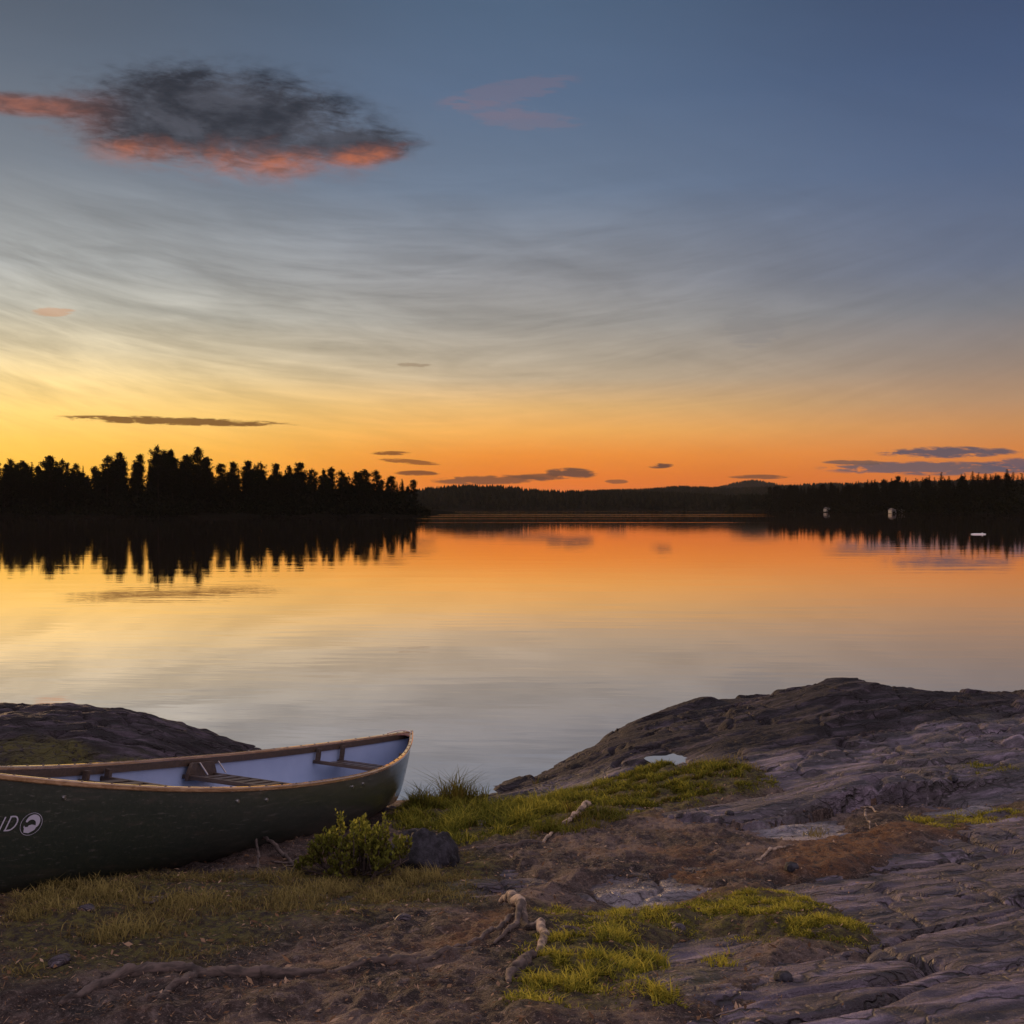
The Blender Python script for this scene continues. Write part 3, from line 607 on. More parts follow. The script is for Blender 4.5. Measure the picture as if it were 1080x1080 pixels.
def cones(P, hts, rng):                        # many far conifers in one mesh: jagged double cones
    V = []; Fc = []; k = 5
    for (x, y, z), hh in zip(P, hts):
        r = hh * rng.uniform(.22, .42); n = len(V); a0 = rng.random() * 6
        for lvl, (zb, rb) in enumerate(((.05, 1.0), (.45, .62))):
            m0 = len(V)
            for j in range(k): a = a0 + lvl + j * 6.283 / k; V.append((x + r * rb * math.cos(a) * rng.uniform(.7, 1.2), y + r * rb * math.sin(a), z + hh * zb))
            V.append((x, y, z + hh * (.62 if lvl == 0 else 1.0)))
            for j in range(k): Fc.append((m0 + j, m0 + (j + 1) % k, m0 + k))
    return np.array(V), np.array(Fc)
def hill(rows, D, depth, n, seed, th, label, seg=120):
    """ridge given by photo points at distance D: an earth ridge with its forest"""
    rng = np.random.default_rng(seed); px = np.array([r[0] for r in rows], float); py = np.array([r[1] for r in rows], float)
    hz = lambda X: H + (HOR - np.interp(X / D * F + 540, px, py)) / F * D - th * .8
    def f(X, Y):
        g = (Y - D) / depth
        return np.where(g < 0, -2.0, 1) * 1.0 + (hz(X) - 1) * np.clip(np.sin(np.clip(g * .5 + .5, 0, 1) * math.pi) ** .7, 0, 1) * (1 + .06 * perlin(X / (D * .03), Y / (D * .03), seed)) - 1.5 * (1 - sstep(g, -1, -.9))
    x0, x1 = (px[0] - 540) / F * D, (px[-1] - 540) / F * D
    def f2(X, Y):
        g = np.clip((Y - D) / depth, -1, 1); prof = np.cos(g * math.pi / 2) ** .8
        ends = sstep(X, x0, x0 + .04 * D) * (1 - sstep(X, x1 - .04 * D, x1))
        return -1.5 + (np.maximum(hz(X), 1.0) + 1.5) * prof * np.maximum(ends, .02)
    land('hill', x0, x1, seg, D - depth, D + depth, 30, f2)
    X = rng.uniform(x0, x1, n); Y = D + depth * rng.uniform(-.99, .15, n); k = n // 3; Y[:k] = D + depth * rng.uniform(-.1, .1, k)
    Z = f2(X, Y); ok = Z > .2; P = np.c_[X, Y, Z - .5][ok]
    V, Fc = cones(P, th * rng.uniform(.6, 1.15, len(P)), rng)
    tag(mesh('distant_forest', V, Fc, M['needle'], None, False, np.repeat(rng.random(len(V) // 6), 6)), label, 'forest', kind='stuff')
hill([(-300, 520), (100, 518), (430, 519), (450, 516), (480, 513), (520, 513), (545, 515), (570, 518), (600, 519), (640, 518), (700, 520), (760, 523), (820, 526)], 900, 160, 9000, 1, 8, 'dark forest on the far central shore beyond the wooded point')
hill([(560, 523), (600, 520), (640, 517), (680, 516), (715, 513), (740, 514), (765, 515), (800, 514), (835, 512), (860, 510), (900, 510), (1000, 507), (1200, 507)], 1500, 260, 9000, 2, 8, 'dark forest on the low hills behind the middle of the lake')
hill([(690, 520), (730, 516), (760, 513), (775, 509), (792, 506), (808, 509), (828, 514), (850, 513), (880, 513), (1000, 512), (1300, 512)], 2600, 400, 8000, 3, 8, 'paler forest on the most distant rounded hill')
hill([(-1500, 512), (-300, 512), (200, 516), (500, 520), (640, 521), (700, 521)], 3200, 500, 1500, 4, 14, 'low forested horizon far behind the central shore')
hill([(740, 531), (780, 529), (830, 526), (870, 523), (920, 522)], 640, 50, 1500, 6, 9, 'dark lakeside trees in front of the low hills at right')

# ------------------------------------------------------------------ things on the far water and shores
def cabin(x, y, z, rz, s, label):
    root = empty('cabin', (x, y, z), rz); b = MB()
    hw, hd, hh = 1.5 * s, 1.9 * s, 2.0 * s
    b.add([(-hw, -hd, 0), (hw, -hd, 0), (hw, hd, 0), (-hw, hd, 0), (-hw, -hd, hh), (hw, -hd, hh), (hw, hd, hh), (-hw, hd, hh), (0, -hd, hh + 1.1 * s), (0, hd, hh + 1.1 * s)],
          [(0, 1, 5, 8, 4), (1, 2, 6, 5), (2, 3, 7, 9, 6), (3, 0, 4, 7)])
    b.build('wall', M['cabin'], root)
    r = MB(); n = np.array([1.1, 0, 1.5]); 
    for sx in (-1, 1):
        r.box((sx * .82 * s, 0, hh + .58 * s), (sx * .88 * s, 0, -.62 * s), (0, hd + .25 * s, 0), (.05 * s, 0, .07 * s))
    r.build('roof', M['roof'], root)
    d = MB(); d.box((-.5 * s, -hd - .02, .95 * s), (.38 * s, 0, 0), (0, .03, 0), (0, 0, .9 * s)); d.build('door', M['roof'], root)
    p = MB(); p.box((.6 * s, -hd - .02, 1.2 * s), (.4 * s, 0, 0), (0, .03, 0), (0, 0, .4 * s)); p.build('window', M['pane'], root)
    return tag(root, label, 'cabin')
cabin((941 - 540) / F * 372, 372, .1, .25, .55, 'small white boathouse at the foot of the right shore wood')
cabin((950 - 540) / F * 376, 376, .1, .1, .62, 'slightly larger pale boathouse right of the small white one')
cabin((872 - 540) / F * 468, 468, .3, .3, .6, 'pale hut by the water where the right woods begin')
fl = MB(); fx, fy = (1032 - 540) / F * 88, 88.0
fl.tube([(fx + a, fy, .03) for a in np.linspace(-.60, .60, 9)], [.02, .045, .055, .055, .055, .055, .055, .045, .02], 10)
fl.tube([(fx + .3, fy, .08), (fx + .3, fy, .16)], .025, 6)
tag(fl.build('mooring_float', M['float'], None, True), 'small white float lying on the dark water off the right shore', 'float')

def stone(name, c, r, seed, m, label, cat, group=None, rz=0.0, amp=.32, rough=1.0, sub=4):
    import bmesh
    bm = bmesh.new(); bmesh.ops.create_icosphere(bm, subdivisions=sub, radius=1)
    P = np.array([v.co[:] for v in bm.verts]); Fc = np.array([[v.index for v in f.verts] for f in bm.faces]); bm.free()
    q = P * 1.1 + seed * 3.7
    n = fbm(q[:, 0] + q[:, 2] * .7, q[:, 1] - q[:, 2] * .6, 3, seed) + .22 * rough * ridged(q[:, 0] * 2.4 + q[:, 2], q[:, 1] * 2.4 - q[:, 2] * 1.3, 4, seed + 9)
    P = P * (1 + amp * n)[:, None]
    for k in range(5):                           # a few broken faces
        g = np.random.default_rng(seed * 10 + k).standard_normal(3); g /= np.linalg.norm(g); d = P @ g; P -= np.outer(np.maximum(d - .86, 0) * .8, g)
    P = P * np.array(r)
    cz, sz = math.cos(rz), math.sin(rz); P = np.c_[P[:, 0] * cz - P[:, 1] * sz, P[:, 0] * sz + P[:, 1] * cz, P[:, 2]]
    o = mesh(name, P, Fc, m); o.location = c
    return tag(o, label, cat, group)
# low rocks at the far waterlines
for i, (px, D, rx, label) in enumerate([(386, 250, 3.4, 'rounded rock at the waterline near the end of the wooded point'), (96, 251, 2.6, 'low flat rock at the water edge under the left woods'),
                                        (204, 250, 1.6, 'small rock at the waterline below the wide airy tree'), (318, 251, 2.0, 'low rock at the shore below the dome-shaped pine')]):
    stone('shore_rock', ((px - 540) / F * D, D, .05), (rx, 1.2, .30 if i else .6), 40 + i, M['land'], label, 'rock', 'rocks along the far shore', sub=3)

# smooth rock hump on the bank behind the canoe: a fine height sheet over a closed base
def outcrop():
    n = 170; u, v = np.meshgrid(np.linspace(-1, 1, n), np.linspace(-1, 1, n))
    cx, cy, ax, ay = -4.15, 8.95, 2.35, 1.55
    X = cx + u * ax; Y = cy + v * ay
    r = np.sqrt(u ** 2 + v ** 2) + .10 * fbm(u * 1.5, v * 1.5, 3, 7)
    uu, vv = X * .9 + Y * .35, Y * .9 - X * .35
    # long tail dipping into the lake at its right end
    prof = np.interp(X, [-6.5, -5.2, -4.4, -3.8, -3.35, -2.95, -2.6, -2.3, -1.9], [.15, .42, .495, .485, .42, .29, .125, .0, -.12])
    Z = prof * np.clip(1 - np.abs(v * 1.05) ** 2.6, -1, 1) - .55 * np.clip(r - .92, 0, 1)
    Z = Z + .035 * fbm(uu * 1.4, vv * 3.2, 4, 8) + .028 * ridged(uu * 2.0, vv * 6, 4, 12) + .008 * fbm(uu * 12, vv * 18, 3, 14) - .055 * np.exp(-(fbm(uu * .8, vv * 2, 3, 19) / .03) ** 2) - .02
    V = np.c_[X.ravel(), Y.ravel(), Z.ravel()]
    Fc = [tuple(f) for f in grid_faces(n, n)]
    nb = len(V); rim = [*range(n), *[i * n + n - 1 for i in range(1, n)], *[n * n - 1 - i for i in range(1, n)], *[n * (n - 1) - i * n for i in range(1, n - 1)]]
    V = np.r_[V, np.c_[V[rim, 0], V[rim, 1], np.full(len(rim), -1.0)]]
    for i in range(len(rim)): j = (i + 1) % len(rim); Fc.append((rim[j], rim[i], nb + i, nb + j))
    moss_ = sstep(.6 * fbm(V[:, 0] * 2.2, V[:, 1] * 2.2, 4, 25) + .9 * sstep(-V[:, 1], -9.0, -8.0) - .5, .0, .4)
    o = mesh('rock_outcrop', V, Fc, M['rock'], attrs={'moss': moss_, 'pale': np.zeros(len(V)), 'darken': np.full(len(V), .85)})
    tag(o, 'smooth dark rock hump rising from the lake edge behind the canoe', 'rock'); return V
OV = outcrop()
stone('lake_rock', (1.98, 11.95, .0), (.16, .09, .045), 3, M['rock'], 'tiny dark rock breaking the water beside the tall rock slab', 'rock')

# ------------------------------------------------------------------ canoe
bx, by, ang, pit, rol, L, B, ZC, ZE, PW, Q_ = -.794, 7.981, 1.293, .174, .058, 4.763, .938, .385, .538, 2.177, 2.348
def rm(a, ax): return np.array(Matrix.Rotation(a, 3, ax))
RC = np.array([[math.cos(ang), -math.sin(ang), 0], [math.sin(ang), math.cos(ang), 0], [0, 0, 1]]) @ \
     np.array([[math.cos(pit), 0, math.sin(pit)], [0, 1, 0], [-math.sin(pit), 0, math.cos(pit)]]) @ \
     np.array([[1, 0, 0], [0, math.cos(rol), -math.sin(rol)], [0, math.sin(rol), math.cos(rol)]])
TC = np.array([bx, by, 0]) - RC @ np.array([L / 2, 0, 0])
canoe = empty('canoe'); mw = np.eye(4); mw[:3, :3] = RC; mw[:3, 3] = TC; canoe.matrix_world = Matrix(mw.tolist())
tag(canoe, 'dark green canoe with wooden gunwales and pale blue inside, pulled up on the grassy bank', 'canoe')
hb = lambda t: B / 2 * (1 - np.abs(t) ** PW)
sh = lambda t: ZC + (ZE - ZC) * np.abs(t) ** Q_
def keel(t): a = np.abs(t); return .05 * a ** 4 + .30 * np.clip((a - .90) / .10, 0, 1) ** 2.6
def sec(t, v, off=0.0):                        # hull skin: v 0 keel .. 1 gunwale; half breadth and height
    n = 2.7 - 1.2 * np.abs(t) ** 3
    b = np.maximum(hb(t) - off, 0); k = keel(t) + off * 1.2; s = sh(t)
    y = b * (1 - (1 - v) ** n) ** (1 / n) * (1 + .035 * np.sin(np.clip(v, 0, 1) * math.pi) * (1 - np.abs(t)))
    return y, k + (s - k) * v
ts = np.sin(np.linspace(-1, 1, 111) * math.pi / 2) * .7 + np.linspace(-1, 1, 111) * .3
vs = np.linspace(0, 1, 25) ** 1.5
def shell(name, m, off, tmax):
    tt = ts * tmax; V = []
    vv = np.r_[-vs[::-1], vs[1:]]
    for t in tt:
        y, z = sec(t, np.abs(vv), off); V.append(np.c_[np.full(len(vv), t * L / 2), np.sign(vv) * y, z])
    V = np.concatenate(V); return mesh(name, V, grid_faces(len(vv), len(tt)), m, canoe)
shell('hull', M['hull'], 0, 1.0); shell('hull_lining', M['lining'], .009, .985)
def railpath(s, off, dz, n=90, t0=-1, t1=1):
    t = np.sin(np.linspace(-1, 1, n) * math.pi / 2); t = t0 + (t + 1) / 2 * (t1 - t0)
    return np.c_[t * L / 2, s * np.maximum(hb(t) + off, 0.004), sh(t) + dz]
for s in (1, -1):
    g = MB(); P = railpath(s, 0, 0); T = np.gradient(P, axis=0); T /= np.linalg.norm(T, axis=1)[:, None]
    N = np.cross(T, [0, 0, 1.]) * s * -1; N[:, 2] = 0; N /= np.linalg.norm(N, axis=1)[:, None]; N = np.where((N[:, 1:2] * s) < 0, -N, N)
    wi = .017; wo = .008
    prof = [(-wi, -.006), (-wi, .004), (-wi + .004, .008), (wo - .005, .008), (wo, .003), (wo, -.009), (wo - .004, -.013)]
    V = np.concatenate([[p + N[i] * min(a, 1) * (1 if a > 0 else min(1, (hb(p[0] / (L / 2)) + .004) / wi)) + np.array([0, 0, b]) for a, b in prof] for i, p in enumerate(P)]); k = len(prof)
    g.add(V, [(i * k + j, i * k + (j + 1) % k, (i + 1) * k + (j + 1) % k, (i + 1) * k + j) for i in range(len(P) - 1) for j in range(k)] + [tuple(range(k)), tuple(range((len(P) - 1) * k, len(P) * k))[::-1]])
    gw = g.build('gunwale', M['ash'], canoe)
    iw = MB(); IP = P[3:-3]; IN = N[3:-3]; V = []  # dark inwale strip, its colour standing for shade under the gunwale
    for p_, n_ in zip(IP, IN):
        m_ = min(1, hb(p_[0] / (L / 2)) / .03)
        for a, b in ((-.018, -.044), (-.018, -.0070), (-.004, -.0135), (-.004, -.044)): V.append(p_ + n_ * a * m_ + np.array([0, 0, b]))
    nn = len(IP); iw.add(V, [(i * 4 + j, i * 4 + (j + 1) % 4, (i + 1) * 4 + (j + 1) % 4, (i + 1) * 4 + j) for i in range(nn - 1) for j in range(4)] + [(0, 1, 2, 3), tuple(range(4 * nn - 4, 4 * nn))[::-1]])
    iw.build('shade_inwale', M['seatwood'], canoe)
    sc_ = MB()
    for t in np.r_[np.linspace(-.94, .94, 34), .965, .98]:                    # dark screw plugs along the rail
        p = railpath(s, -.006, .0085, 3, t - .001, t + .001)[1]; sc_.tube([p, p + np.array([0, 0, .002])], .0055, 8)
    sc_.build('screw_plugs', M['seatwood'], gw)
for e in (1, -1):
    d = MB(); tt = np.linspace(.925, .995, 8); V = []
    for t in tt:
        cv = .012 * (1 - (t - .925) / .07)
        for q in (-1, -.5, 0, .5, 1): V.append((e * (t + .02 * (q * q - 1) * -1 * (1 - (t - .925) / .07)) * L / 2, q * max(hb(t) - .008, .002), sh(t) - .004 + cv * (1 - q * q)))
    n = len(V); V += [(x, y, z - .012) for x, y, z in V]
    Fc = [(i * 5 + j, i * 5 + j + 1, (i + 1) * 5 + j + 1, (i + 1) * 5 + j) for i in range(7) for j in range(4)]
    Fc += [tuple(n + k for k in f[::-1]) for f in Fc] + [(j, n + j, n + j + 1, j + 1) for j in range(4)]
    d.add(V, Fc); d.build('deck', M['deckwood'], canoe, True)
cd = MB(); a0, a1 = railpath(1, 0, .012, 3, .90, .902)[1], railpath(-1, 0, .012, 3, .955, .957)[1]
cd.tube([a0 + (a1 - a0) * f + np.array([.03, 0, .018]) * math.sin(f * math.pi) for f in np.linspace(0, 1, 14)], .005, 6); cd.build('carry_cord', M['cord'], canoe, True)
def seat(t0, t1, drop, panel, slats):
    root = empty('seat'); root.parent = canoe
    root.location = ((t0 + t1) / 2 * L / 2, 0, 0)
    ox = root.location[0]; zs = sh((t0 + t1) / 2) - drop
    for t in (t0, t1):
        yb = sec(t, (zs - keel(t)) / (sh(t) - keel(t)), .012)[0]
        r = MB(); r.box((t * L / 2 - ox, 0, zs), (.014, 0, 0), (0, yb, 0), (0, 0, .011)); r.build('rail', M['seatwood'], root)
        for s in (1, -1):
            if not panel:
                h = MB(); y = s * (hb(t) - .040); h.box((t * L / 2 - ox, y, (zs + sh(t)) / 2 - .004), (.012, 0, 0), (0, .013, 0), (0, 0, (sh(t) - zs) / 2 - .015)); h.build('hanger', M['seatwood'], root)
    if panel:
        for s in (1, -1):
            h = MB(); xa, xb = t0 * L / 2 - ox - .025, t1 * L / 2 - ox + .025; tm = (t0 + t1) / 2; y = s * (hb(tm) - .038); zt = sh(tm) - .024
            P = [(xa, zs - .02), (xb, zs - .02), (xb - .01, zs + .02), (xb - .05, zt), (xa + .03, zt), (xa, zs + .02)]
            V = [(x, y + q * .010, z) for q in (-1, 1) for x, z in P]; k = len(P)
            h.add(V, [tuple(range(k)), tuple(range(k, 2 * k))[::-1]] + [(i, i + k, (i + 1) % k + k, (i + 1) % k) for i in range(k)]); h.build('hanger', M['seatwood'], root)
            for f in (.3, .95):
                xx = xa + (xb - xa) * f; y2 = y - s * .014
                b = MB(); b.tube([(xx, y2, zt), (xx + .05, y2 - s * .03, zs + .012)], .0045, 6); b.build('bolt', M['steel'], root)
    xa, xb = t0 * L / 2 - ox + .014, t1 * L / 2 - ox - .014; yb = hb(max(abs(t0), abs(t1))) * .82; sl = MB()
    n = slats
    for i in range(n):
        y = -yb + 2 * yb * (i + .5) / n; sl.box(((xa + xb) / 2, y, zs + .004), ((xb - xa) / 2, 0, 0), (0, yb / n * .62, 0), (0, 0, .006))
    sl.build('slats', M['seatwood'], root)
seat(.060, .165, .10, True, 11); seat(.60, .70, .115, False, 8); seat(-.345, -.262, .07, False, 8)
def on_hull(px, py):                            # hull skin point of the near side seen at a photo point
    T_, V_ = np.meshgrid(np.linspace(-.99, .99, 400), np.linspace(.05, .99, 160)); y, z = sec(T_, V_)
    P = np.stack([T_ * L / 2, -y, z], -1) @ RC.T + TC
    d = (540 + F * P[..., 0] / P[..., 1] - px) ** 2 + (HOR + F * (H - P[..., 2]) / P[..., 1] - py) ** 2; d = np.where(P[..., 1] < .5, 1e9, d)
    i = np.unravel_index(np.argmin(d), d.shape); return T_[i], V_[i]
def skin(x, z, out=.0025):                      # hull skin at length x, height z on the near side (canoe space), and its outward offset
    t = x / (L / 2); k = keel(t); v = np.clip((z - k) / (sh(t) - k), 0, 1)
    y = sec(t, v)[0]; e = 1e-3
    yz = (sec(t, np.clip(v + e, 0, 1))[0] - sec(t, v - e)[0]) / (2 * e * (sh(t) - k)); yx = (sec(t + e, v)[0] - sec(t - e, v)[0]) / (2 * e * L / 2)
    n = np.stack([-yx * -1 * -1, -np.ones_like(y), yz * -1 * -1], -1); n = n / np.linalg.norm(n, axis=-1)[..., None]
    return np.stack([x, -y, z], -1) + n * out
for px, py in ((66, 841), (250, 845), (281, 844), (372, 830), (383, 827)):
    t, v = on_hull(px, py); y, z = sec(t, v); p = skin(np.array([t * L / 2]), np.array([z]))[0]
    b = MB(); b.tube([p + np.array([0, .004, 0]), p - np.array([0, .004, 0])], .008, 10); b.build('bolt', M['steel'], canoe)
tE, vE = on_hull(32.5, 869.5); xE = tE * L / 2; zE = sec(tE, vE)[1]
tD, vD = on_hull(11.5, 869); xD = tD * L / 2; zD = sec(tD, vD)[1]
t2, v2 = on_hull(32.5, 859.5); rE = abs(sec(t2, v2)[1] - zE)
t3, v3 = on_hull(22.5, 869.5); rX = abs(t3 * L / 2 - xE)
def strip(pts, wd, cx, cz, sx, sz):             # a stroke of constant width laid on the hull
    P = np.array(pts, float); T = np.gradient(P, axis=0); T /= np.linalg.norm(T, axis=1)[:, None] + 1e-9; Nn = np.c_[-T[:, 1], T[:, 0]]
    wd = np.broadcast_to(np.array(wd, float), (len(P),))[:, None]
    A = P + Nn * wd / 2; Bq = P - Nn * wd / 2; n = len(P)
    V = np.concatenate([skin(cx + Q[:, 0] * sx, cz + Q[:, 1] * sz) for Q in (A, Bq)])
    return V.tolist(), [(i, i + 1, n + i + 1, n + i) for i in range(n - 1)]
def seg(a, b, n=8): return [(a[0] + (b[0] - a[0]) * f, a[1] + (b[1] - a[1]) * f) for f in np.linspace(0, 1, n)]
lt = MB(); sl_ = .22
it = lambda pts: [(x + sl_ * y, y) for x, y in pts]
lx, lz = rX * .85, rE * .85
for pts in (it(seg((-.5, -.8), (-.5, .8))), it([(-.62, .8), (-.1, .8)] + [(-.1 + .62 * math.sin(a), .8 * math.cos(a)) for a in np.linspace(.1, math.pi - .1, 16)] + [(-.1, -.8), (-.62, -.8)])):
    lt.add(*strip(pts, .17, xD, zD, lx, lz))
for pts in (it(seg((-.55, -.8), (-.55, .8))), it(seg((-.58, .8), (.5, -.8))), it(seg((.5, -.8), (.5, .8)))):
    lt.add(*strip(pts, .16, xD - rX * 1.42, zD, lx, lz))
lt.build('lettering', M['white'], canoe)
em = MB()
em.add(*strip([(1.12 * math.cos(a), 1.12 * math.sin(a)) for a in np.linspace(0, 2 * math.pi, 40)], .045, xE, zE, rX, rE))
arc = np.linspace(R(168), R(-38), 24); em.add(*strip([(.62 * math.cos(a) + .05, .62 * math.sin(a) + .08) for a in arc], .12 + .42 * np.sin(np.linspace(0.15, 2.9, 24)), xE, zE, rX, rE))
em.add(*strip([(-.62, -.30), (-.45, -.55), (-.15, -.52), (.15, -.40), (.45, -.36), (.6, -.30)], [.12, .60, .80, .74, .50, .08], xE, zE, rX, rE))
em.add(*strip([(-.72, -.12), (-.66, -.30), (-.58, -.40)], [.05, .12, .1], xE, zE, rX, rE))
em.build('emblem', M['white'], canoe)

# ------------------------------------------------------------------ roots, twigs, stones, plants on the bank
def tube_thing(name, pxs, rads, m, label, cat, seed, lift=.5, wob=.12, knots=0.25, group=None, hs=None):
    rng = np.random.default_rng(seed); P = np.array([atg(*p) for p in pxs]); n = max(40, 12 * len(P))
    s = np.linspace(0, len(P) - 1, n); P2 = np.c_[[np.interp(s, range(len(P)), P[:, k]) for k in range(3)]].T; r = np.interp(s, np.linspace(0, len(P) - 1, len(rads)), rads)
    ker = np.ones(5) / 5
    for k in range(2): P2[:, k] = np.convolve(np.pad(P2[:, k], 2, 'edge'), ker, 'valid')
    j = fbm(s * .9 + seed, s * 0 + seed, 3, seed); P2[:, 0] += j * r * 1.6; P2[:, 1] += fbm(s * .9, s * 0 + 7, 3, seed + 1) * r * 1.6
    P2[:, 2] = gz(P2[:, 0], P2[:, 1]) + r * lift + (np.interp(s, np.linspace(0, len(P) - 1, len(hs)), hs) if hs is not None else 0)
    r = r * (1 + knots * fbm(s * 1.3, s * 0 + 3, 3, seed + 2))
    t = MB(); t.tube(P2, r, 12, wob, rng); return tag(t.build(name, m, None, True), label, cat, group)
tube_thing('tree_root', [(60, 1085), (105, 1062), (150, 1050), (205, 1046), (262, 1050), (310, 1048), (345, 1044)], [.006, .013, .018, .016, .019, .016, .006], M['bark'], 'long dark root running along the ground at the bottom left', 'root', 1, .4)
tube_thing('tree_root', [(345, 1044), (380, 1036), (420, 1028), (455, 1026), (500, 1016)], [.007, .013, .015, .012, .006], M['bark'], 'thin flat root between the long dark root and the knobbly pale one', 'root', 2, -.1)
tube_thing('tree_root', [(528, 966), (538, 971), (548, 982), (556, 992), (568, 994), (574, 1000), (572, 1014), (562, 1026)], [.009, .016, .019, .011, .015, .015, .011, .007], M['palebark'], 'knobbly pale root looping out of the ground beside yellow moss', 'root', 3, .6, .05, .30, hs=[.03, .045, .03, -.012, .006, .006, -.006, -.02])
tube_thing('tree_root', [(562, 1026), (552, 1032), (542, 1040), (534, 1052)], [.013, .018, .016, .007], M['bark'], 'dark lower stub of root below the knobbly pale loop', 'root', 4, .5, .12, .4)
tube_thing('tree_root', [(572, 896), (590, 885), (604, 876), (615, 869), (624, 866)], [.007, .011, .014, .018, .014], M['palebark'], 'pale root end sticking up at the edge of the green grass', 'root', 5, .7, .1, .4, hs=[0, 0, .01, .04, .05])
tube_thing('tree_root', [(500, 908), (540, 902), (572, 896)], [.008, .014, .010], M['bark'], 'thin brown root below the green grass', 'root', 6, .3)
tube_thing('tree_root', [(205, 1046), (190, 1060), (165, 1072), (150, 1088)], [.012, .010, .008, .005], M['bark'], 'thin side root branching down from the long dark root', 'root', 51, .1)
tube_thing('tree_root', [(548, 980), (530, 992), (505, 1008), (470, 1018)], [.010, .010, .008, .004], M['bark'], 'thin root trailing left from the knobbly pale root', 'root', 52, .1)
tube_thing('tree_root', [(549, 981), (544, 996), (536, 1006), (520, 1012)], [.011, .009, .007, .004], M['bark'], 'short dark prong bending down from the top of the knobbly pale root', 'root', 54, .5, hs=[.03, .02, .01, 0])
tube_thing('tree_root', [(572, 1000), (600, 996), (635, 1002)], [.010, .008, .004], M['bark'], 'short thin root running right under the moss from the knobbly pale root', 'root', 53, .1)
tube_thing('stick', [(908, 852), (917, 856), (927, 863)], [.005, .006, .004], M['palebark'], 'pale short stick under the dark ledge of the slab', 'stick', 7, 1.5)
tube_thing('stick', [(914, 862), (913, 868), (918, 874), (917, 880)], [.003, .006, .005, .003], M['palebark'], 'small crooked pale stick standing on the gravel below the ledge', 'stick', 8, 1.2, hs=[.03, .02, .01, 0])
tube_thing('stick', [(797, 916), (815, 906), (838, 899)], [.004, .007, .004], M['palebark'], 'thin bent twig lying on the orange needles', 'twig', 9, 1.2)
tw = [((274, 905), (310, 922), .010, .05, 'thick grey stick leaning in the twig pile below the canoe'), ((270, 912), (271, 930), .006, .07, 'short upright twig at the left of the twig pile'),
      ((285, 924), (330, 917), .006, .01, 'thin twig lying flat through the twig pile'), ((262, 925), (300, 940), .005, .01, 'dark thin twig in front of the twig pile'),
      ((296, 930), (345, 921), .005, .015, 'long thin twig reaching under the leafy shrub'), ((150, 970), (182, 958), .006, .01, 'pale straight twig on the brown grass at left')]
for i, (a, b, r, h, lab) in enumerate(tw):
    tube_thing('twig', [a, ((a[0] + b[0]) / 2 + 2, (a[1] + b[1]) / 2 - 1), b], [r * .8, r, r * .5], M['bark'], lab, 'twig', 20 + i, 1.0, .08, .3, hs=[h, h * .5, 0])
c = atg(439, 921); stone('boulder', (c[0] + .01, c[1] + .05, c[2] - .005), (.135, .10, .105), 6, M['stone'], 'dark bluish boulder with cracks beside the leafy shrub', 'rock', rz=.3, amp=.62, rough=2.2, sub=5)
for px, py, s, sd_, lab in [(835, 927, .030, 11, 'angular dark stone on the orange needles in front of the lower slab'), (826, 1040, .022, 12, 'small flat stone at the edge of the bottom right slab'),
                            (770, 865, .022, 13, 'small stone at the left end of the dark ledge'), (1006, 831, .03, 14, 'dark loose stone on the upper slab at right'),
                            (786, 807, .02, 15, 'pale stone at the back edge of the green grass'), (425, 985, .022, 16, 'tiny pale pebble on bare soil right of the shrub'), (62, 1038, .025, 17, 'pale round pebble in the brown grass at far left'),
                            (716, 985, .02, 18, 'small pale pebble on the yellow moss patch'), (90, 980, .02, 19, 'grey pebble in the brown grass under the canoe')]:
    c = atg(px, py); stone('stone', (c[0], c[1], c[2] + s * .25), (s * 1.2, s, s * .65), sd_, M['stone'] if s > .0205 and sd_ != 17 and sd_ != 16 else M['rock'], lab, 'stone', rz=sd_, sub=3)

